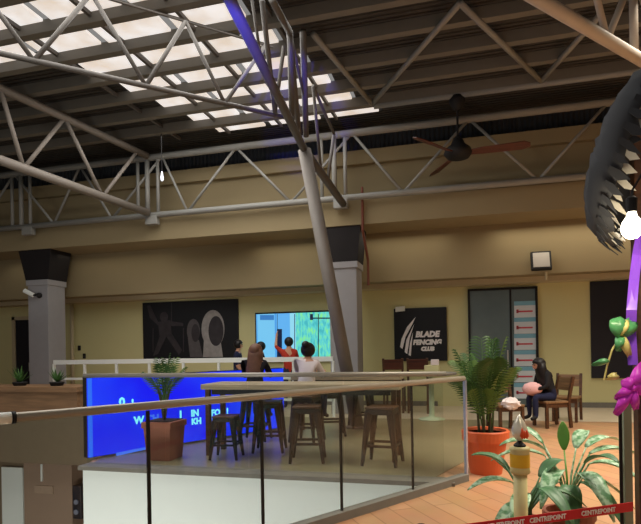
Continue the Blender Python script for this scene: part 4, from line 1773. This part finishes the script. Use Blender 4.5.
# red barrier tape with its posts
ZTP = 0.43
pa, pb = at_d(529, 520.5, 2.75), at_d(633, 506.5, 2.95)
dt = (pb - pa)
pa2 = pa - dt * 0.9
t = thing('barrier_tape', 'red barrier tape with white lettering across the bottom right corner', 'tape', pa)
b = NB()
beam(b, pa2, pb, 0.004, 0.05, (0, 0, 1))
tape = obj('tape', b, M['red_tape'], t)
dn = V((dt.y, -dt.x, 0)).normalized()
u_ = V((0, 0, 1))
ld = dt.normalized()
for s, body in ((-0.38, 'CENTREPOINT'), (0.0, 'CENTREPOINT'), (0.48, 'CENTREPOINT')):
    obj('lettering', text_bm(body, 0.034, pa + dt * s + dn * 0.004 - u_ * 0.012, ld, ld.cross(V((0, 0, 1))).cross(ld), 0.002, 0, 0.001), M['white_ink'], tape)
# posts at the right edge
for px, py_t, d, w, mm, nm, lab in ((622, 412, 3.05, 0.016, M['dark'], 'thin_post', 'thin black upright post just left of the pale green post'),
                                   (628.5, 388, 3.1, 0.042, mat('pale_post', (150, 156, 134), 0.6), 'pale_post', 'pale grey-green upright post beside the brown kiosk post')):
    g = at_d(px, 524, d)
    top = at_d(px, py_t, d)
    b = NB()
    bx(b, g.x - w / 2, g.x + w / 2, g.y - w / 2, g.y + w / 2, 0.0, top.z, 0.002)
    solo(nm, b, mm, lab, 'post')
# left stanchion of the tape, beyond the bottom of the frame
b = NB()
tube(b, [(pa2.x, pa2.y, 0.0), (pa2.x, pa2.y, pa2.z + 0.05)], 0.02, 10)
solo('tape_post', b, M['dark'], 'short dark post holding the left end of the red tape', 'post')

# ------------------------------------------------------------------ kiosk at the right edge: post, canopy, bulb, ribbons
kd = 2.55
g = at_d(640.5, 400, kd)
b = NB()
bx(b, g.x - 0.02, g.x + 0.06, g.y - 0.035, g.y + 0.045, 0, 2.5, 0.005)
solo('kiosk_post', b, M['darkwood'], 'brown wooden kiosk post at the right edge carrying the canopy', 'post')
rc = at_d(638, 156, 2.62)                      # middle of the rim
ax_ = (-R0 * 0.80 + U0 * 0.36 + V((FW.x, FW.y, 0)) * 0.54).normalized()     # from the rim to the crown
e1 = ax_.cross(V((FW.x, FW.y, 0)) + R0 * 0.59).normalized()
e2 = ax_.cross(e1).normalized()
rr = 0.42
t = thing('canopy', 'dark tattered-edged canopy tipped sideways over the bright bulb at the right edge', 'canopy', rc)
b = NB()
n = 48
prof = [(rr, -0.02), (rr * 0.98, 0.04), (rr * 0.86, 0.1), (rr * 0.66, 0.14), (rr * 0.4, 0.17), (rr * 0.2, 0.18), (0.02, 0.185)]
rnd = random.Random(3)
rings = []
for r_, h_ in prof:
    rings.append([b.verts.new(rc + ax_ * (h_ + (rnd.uniform(-0.03, 0.03) if h_ < 0 else rnd.uniform(-0.012, 0.012))) + (e1 * math.cos(2 * PI * k / n) + e2 * math.sin(2 * PI * k / n)) * r_ * (1 + rnd.uniform(-0.03, 0.03))) for k in range(n)])
for p_, q_ in zip(rings, rings[1:]):
    for k in range(n):
        b.faces.new((p_[k], p_[(k + 1) % n], q_[(k + 1) % n], q_[k]))
o = obj('cover', b, M['canopy'], t, True)
o.modifiers.new('thick', 'SOLIDIFY').thickness = 0.01
for k in range(44):
    a = 2 * PI * k / 44
    e = e1 * math.cos(a) + e2 * math.sin(a)
    s_ = ax_.cross(e)
    for row in range(2):
        L = rnd.uniform(0.05, 0.12)
        w = rnd.uniform(0.014, 0.026)
        sk = rnd.uniform(-0.02, 0.02)
        p_ = rc + e * (rr + 0.004 - 0.03 * row) + ax_ * (0.03 if row == 0 else 0.0) + s_ * 0.02 * row
        dn_ = (-ax_ * 0.8 - U0 * 0.45 + e * rnd.uniform(-0.1, 0.25)).normalized()
        lit_p = row == 1 and rnd.random() < 0.75  # inner leaves made pale: the bulb's light put into their colour
        tgt = NB()
        prism(tgt, [p_ - s_ * w * 0.6, p_ - s_ * w + dn_ * L * 0.5, p_ + s_ * sk + dn_ * L, p_ + s_ * w + dn_ * L * 0.45, p_ + s_ * w * 0.6], e * 0.004)
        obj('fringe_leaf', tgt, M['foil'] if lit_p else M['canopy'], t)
rim_z = rc.z + 0.1
u_ = V((0, 0, 1))
# bulb
c = at_d(632, 228, 2.2)
t = thing('bright_bulb', 'glaring white light bulb hanging under the dark canopy', 'lamp', c)
b = NB()
lathe(b, [(0.002, -0.045), (0.022, -0.04), (0.038, -0.02), (0.042, 0.002), (0.036, 0.025), (0.02, 0.048), (0.015, 0.068)], 20, c)
obj('glass', b, mat('bulb_glow', (255, 244, 220), 0.4, emit=(255, 244, 214), es=7.0), t, True)
b = NB()
lathe(b, [(0.02, 0.065), (0.022, 0.12), (0.01, 0.13)], 14, c)
tube(b, [c + V((0, 0, 0.12)), c + V((0.01, 0.02, 0.16)), at_d(650, 160, 2.25), at_d(668, 110, 2.5)], 0.005, 6)
obj('holder', b, M['dark'], t)
l = bpy.data.lights.new('bulb_light', 'POINT')
l.energy = 8
l.color = (1, 0.86, 0.62)
l.shadow_soft_size = 0.05
lo = bpy.data.objects.new('bulb_light', l)
C.objects.link(lo)
lo.location = c + V((0, 0, -0.11))


def ribbon(bm, pts, w, face, twist=0.0, th=0.002):
    """strip of ribbon following pts"""
    pts = [V(p) for p in pts]
    f_ = V(face).normalized()
    rows_ = []
    for i, p in enumerate(pts):
        d = (pts[min(i + 1, len(pts) - 1)] - pts[max(0, i - 1)]).normalized()
        s = d.cross(f_)
        if s.length < 0.2:
            s = d.cross(V((R0.x, R0.y, 0)))
        s = s.normalized()
        s.rotate(Quaternion(d, twist * i))
        nrm = s.cross(d)
        rows_.append([bm.verts.new(p + s * w / 2), bm.verts.new(p - s * w / 2), bm.verts.new(p - s * w / 2 + nrm * th), bm.verts.new(p + s * w / 2 + nrm * th)])
    for a, c_ in zip(rows_, rows_[1:]):
        for k in range(4):
            bm.faces.new((a[k], a[(k + 1) % 4], c_[(k + 1) % 4], c_[k]))
    bm.faces.new(rows_[0][::-1])
    bm.faces.new(rows_[-1])


fc_ = -FW
dR = 2.5
b = NB()
ribbon(b, [at_d(640, 236, dR), at_d(637, 255, dR - 0.02), at_d(634, 280, dR), at_d(631.5, 310, dR - 0.03), at_d(631, 335, dR), at_d(633, 365, dR - 0.01)], 0.042, fc_, 0.15)
solo('purple_ribbon', b, M['purple'], 'long shiny purple ribbon hanging down beside the brown kiosk post', 'ribbon')


def loop(c_, ang, L, h_, m, parent, w=0.035, depth=0.02):
    """one loop of a bow"""
    b = NB()
    pts = []
    ax = V((R0.x, R0.y, 0)) * math.cos(ang) + V((0, 0, 1)) * math.sin(ang)
    nr = V((0, 0, 1)) * math.cos(ang) - V((R0.x, R0.y, 0)) * math.sin(ang)
    for k in range(13):
        a = PI * 2 * k / 12
        pts.append(c_ + ax * L * 0.5 * (1 - math.cos(a)) + nr * h_ * math.sin(a))
    ribbon(b, pts, w, V((1, 0, 0)).cross(ax).normalized() if False else ax.cross(nr), 0, 0.0015)
    for f_ in b.faces:
        pass
    obj('loop', b, m, parent)


c = at_d(631, 388, dR - 0.06)
t = thing('magenta_bow', 'crumpled magenta ribbon bow hanging at the right edge below the purple ribbon', 'bow', c)
# broad loops facing the viewer: flat petals with bulge
def petal(c_, ang, L, w, m, parent, name='loop', bulge=0.02, yaw=0.0):
    ax = V((R0.x, R0.y, 0)) * math.cos(ang) + V((0, 0, 1)) * math.sin(ang)
    nr = -V((R0.x, R0.y, 0)) * math.sin(ang) + V((0, 0, 1)) * math.cos(ang)
    f_ = -V((FW.x, FW.y, 0))
    b = NB()
    rows_ = []
    for i in range(7):
        s = i / 6
        ww = w * (0.3 + 0.7 * math.sin(PI * (0.12 + 0.72 * s)))
        rows_.append([b.verts.new(c_ + ax * L * s + nr * ww * u + f_ * (bulge * math.sin(PI * s) * (1.3 - abs(u)) + 0.012 * math.sin(5 * u + 4 * s))) for u in (-0.5, -0.25, 0, 0.25, 0.5)])
    for a, c2 in zip(rows_, rows_[1:]):
        for k in range(4):
            b.faces.new((a[k], a[k + 1], c2[k + 1], c2[k]))
    o = obj(name, b, m, parent, True)
    o.modifiers.new('thick', 'SOLIDIFY').thickness = 0.002
    return o


for ang, L, w in ((1.0, 0.13, 0.075), (0.15, 0.12, 0.085), (2.3, 0.05, 0.06)):
    petal(c, ang, L, w, M['magenta'], t, 'loop')
petal(c, -2.15, 0.14, 0.055, M['magenta'], t, 'tail')
petal(c, -2.6, 0.085, 0.05, M['magenta'], t, 'tail')
petal(c, -1.4, 0.1, 0.05, M['magenta'], t, 'tail')
b = NB()
ball(b, c + fc_ * 0.02, 0.014)
obj('knot', b, M['magenta'], t, True)

c = at_d(620.5, 336, dR - 0.02)
t = thing('green_gold_bow', 'green and gold foil bow hanging before the dark board', 'bow', c)
petal(c, 1.9, 0.085, 0.075, M['green_foil'], t, 'loop')
petal(c, 0.9, 0.09, 0.07, M['green_foil'], t, 'loop')
petal(c + fc_ * 0.01, 1.4, 0.075, 0.04, M['gold_foil'], t, 'loop')
petal(c, -1.2, 0.1, 0.045, M['gold_foil'], t, 'tail')
petal(c, -1.8, 0.07, 0.05, M['green_foil'], t, 'tail')
b = NB()
tube(b, [c, at_d(612, 350, dR - 0.02), at_d(607, 366, dR - 0.02), at_d(604, 380, dR - 0.02)], 0.004, 6)
obj('wire', b, M['gold_foil'], t)
petal(at_d(608, 360, dR - 0.02), PI + 0.25, 0.075, 0.028, M['green_foil'], t, 'leaf')
petal(at_d(607, 378, dR - 0.02), 0.3, 0.05, 0.03, M['gold_foil'], t, 'leaf')
b = NB()
tube(b, [at_d(622, 330, dR - 0.02), at_d(634, 305, dR), (at_d(641, 290, kd))], 0.003, 6)
obj('hanging_wire', b, M['gold_foil'], t)

# ------------------------------------------------------------------ lower floor, seen below the far deck at left
YL = 8.3
xc0, xc1 = at_Y(24, 490, YL).x, at_Y(72, 490, YL).x
b = NB()
bx(b, xc0, xc1, YL, YL + 0.3, -4.6, -0.55)
t = thing('lower_pillar', 'pinkish brown pillar on the floor below, under the ledge planter', 'pillar', ((xc0 + xc1) / 2, YL + 0.15, -4.6))
obj('shaft', b, mat('pinkish_brown', (150, 126, 108), 0.75, var=0.1, scale=3), t)
b = NB()
p_ = at_Y(42, 473, YL - 0.01)
bx(b, p_.x - 0.015, p_.x + 0.015, YL - 0.03, YL - 0.002, at_Y(42, 481, YL).z, at_Y(42, 464, YL).z)
obj('light_strip', b, M['white'], t, label='thin white strip')
b = NB()
p_ = at_Y(44, 489, YL - 0.01)
bx(b, p_.x - 0.2, p_.x + 0.2, YL - 0.02, YL - 0.002, p_.z - 0.08, p_.z + 0.06)
obj('pale_plaque', b, mat('plaque', (164, 140, 120), 0.7, var=0.2, scale=20), t, label='faint pale plaque')
b = NB()
bx(b, at_Y(3, 490, 8.55).x, at_Y(24, 490, 8.55).x, 8.52, 8.59, -3.4, at_Y(12, 467, 8.55).z)
solo('partition', b, M['white'], 'pale panel on the floor below at the far left edge, left of the pinkish pillar', 'partition')
x0, x1 = at_Y(72.5, 500, 8.2).x, at_Y(81, 500, 8.2).x
t = thing('wall_box', 'narrow dark box with two round lamps, between the pinkish pillar and the white wall', 'box', ((x0 + x1) / 2, 8.2, at_Y(76, 518, 8.2).z))
b = NB()
bx(b, x0, x1, 8.2, 8.6, at_Y(76, 519, 8.2).z, at_Y(76, 486, 8.2).z, 0.01)
obj('housing', b, M['navy'], t)
for py in (502, 512):
    b = NB()
    p_ = at_Y(76.5, py, 8.2)
    tube(b, [p_, p_ + V((0, -0.02, 0))], 0.045, 14)
    obj('round_lamp', b, mat('round_lamp', (120, 124, 140), 0.4), t)
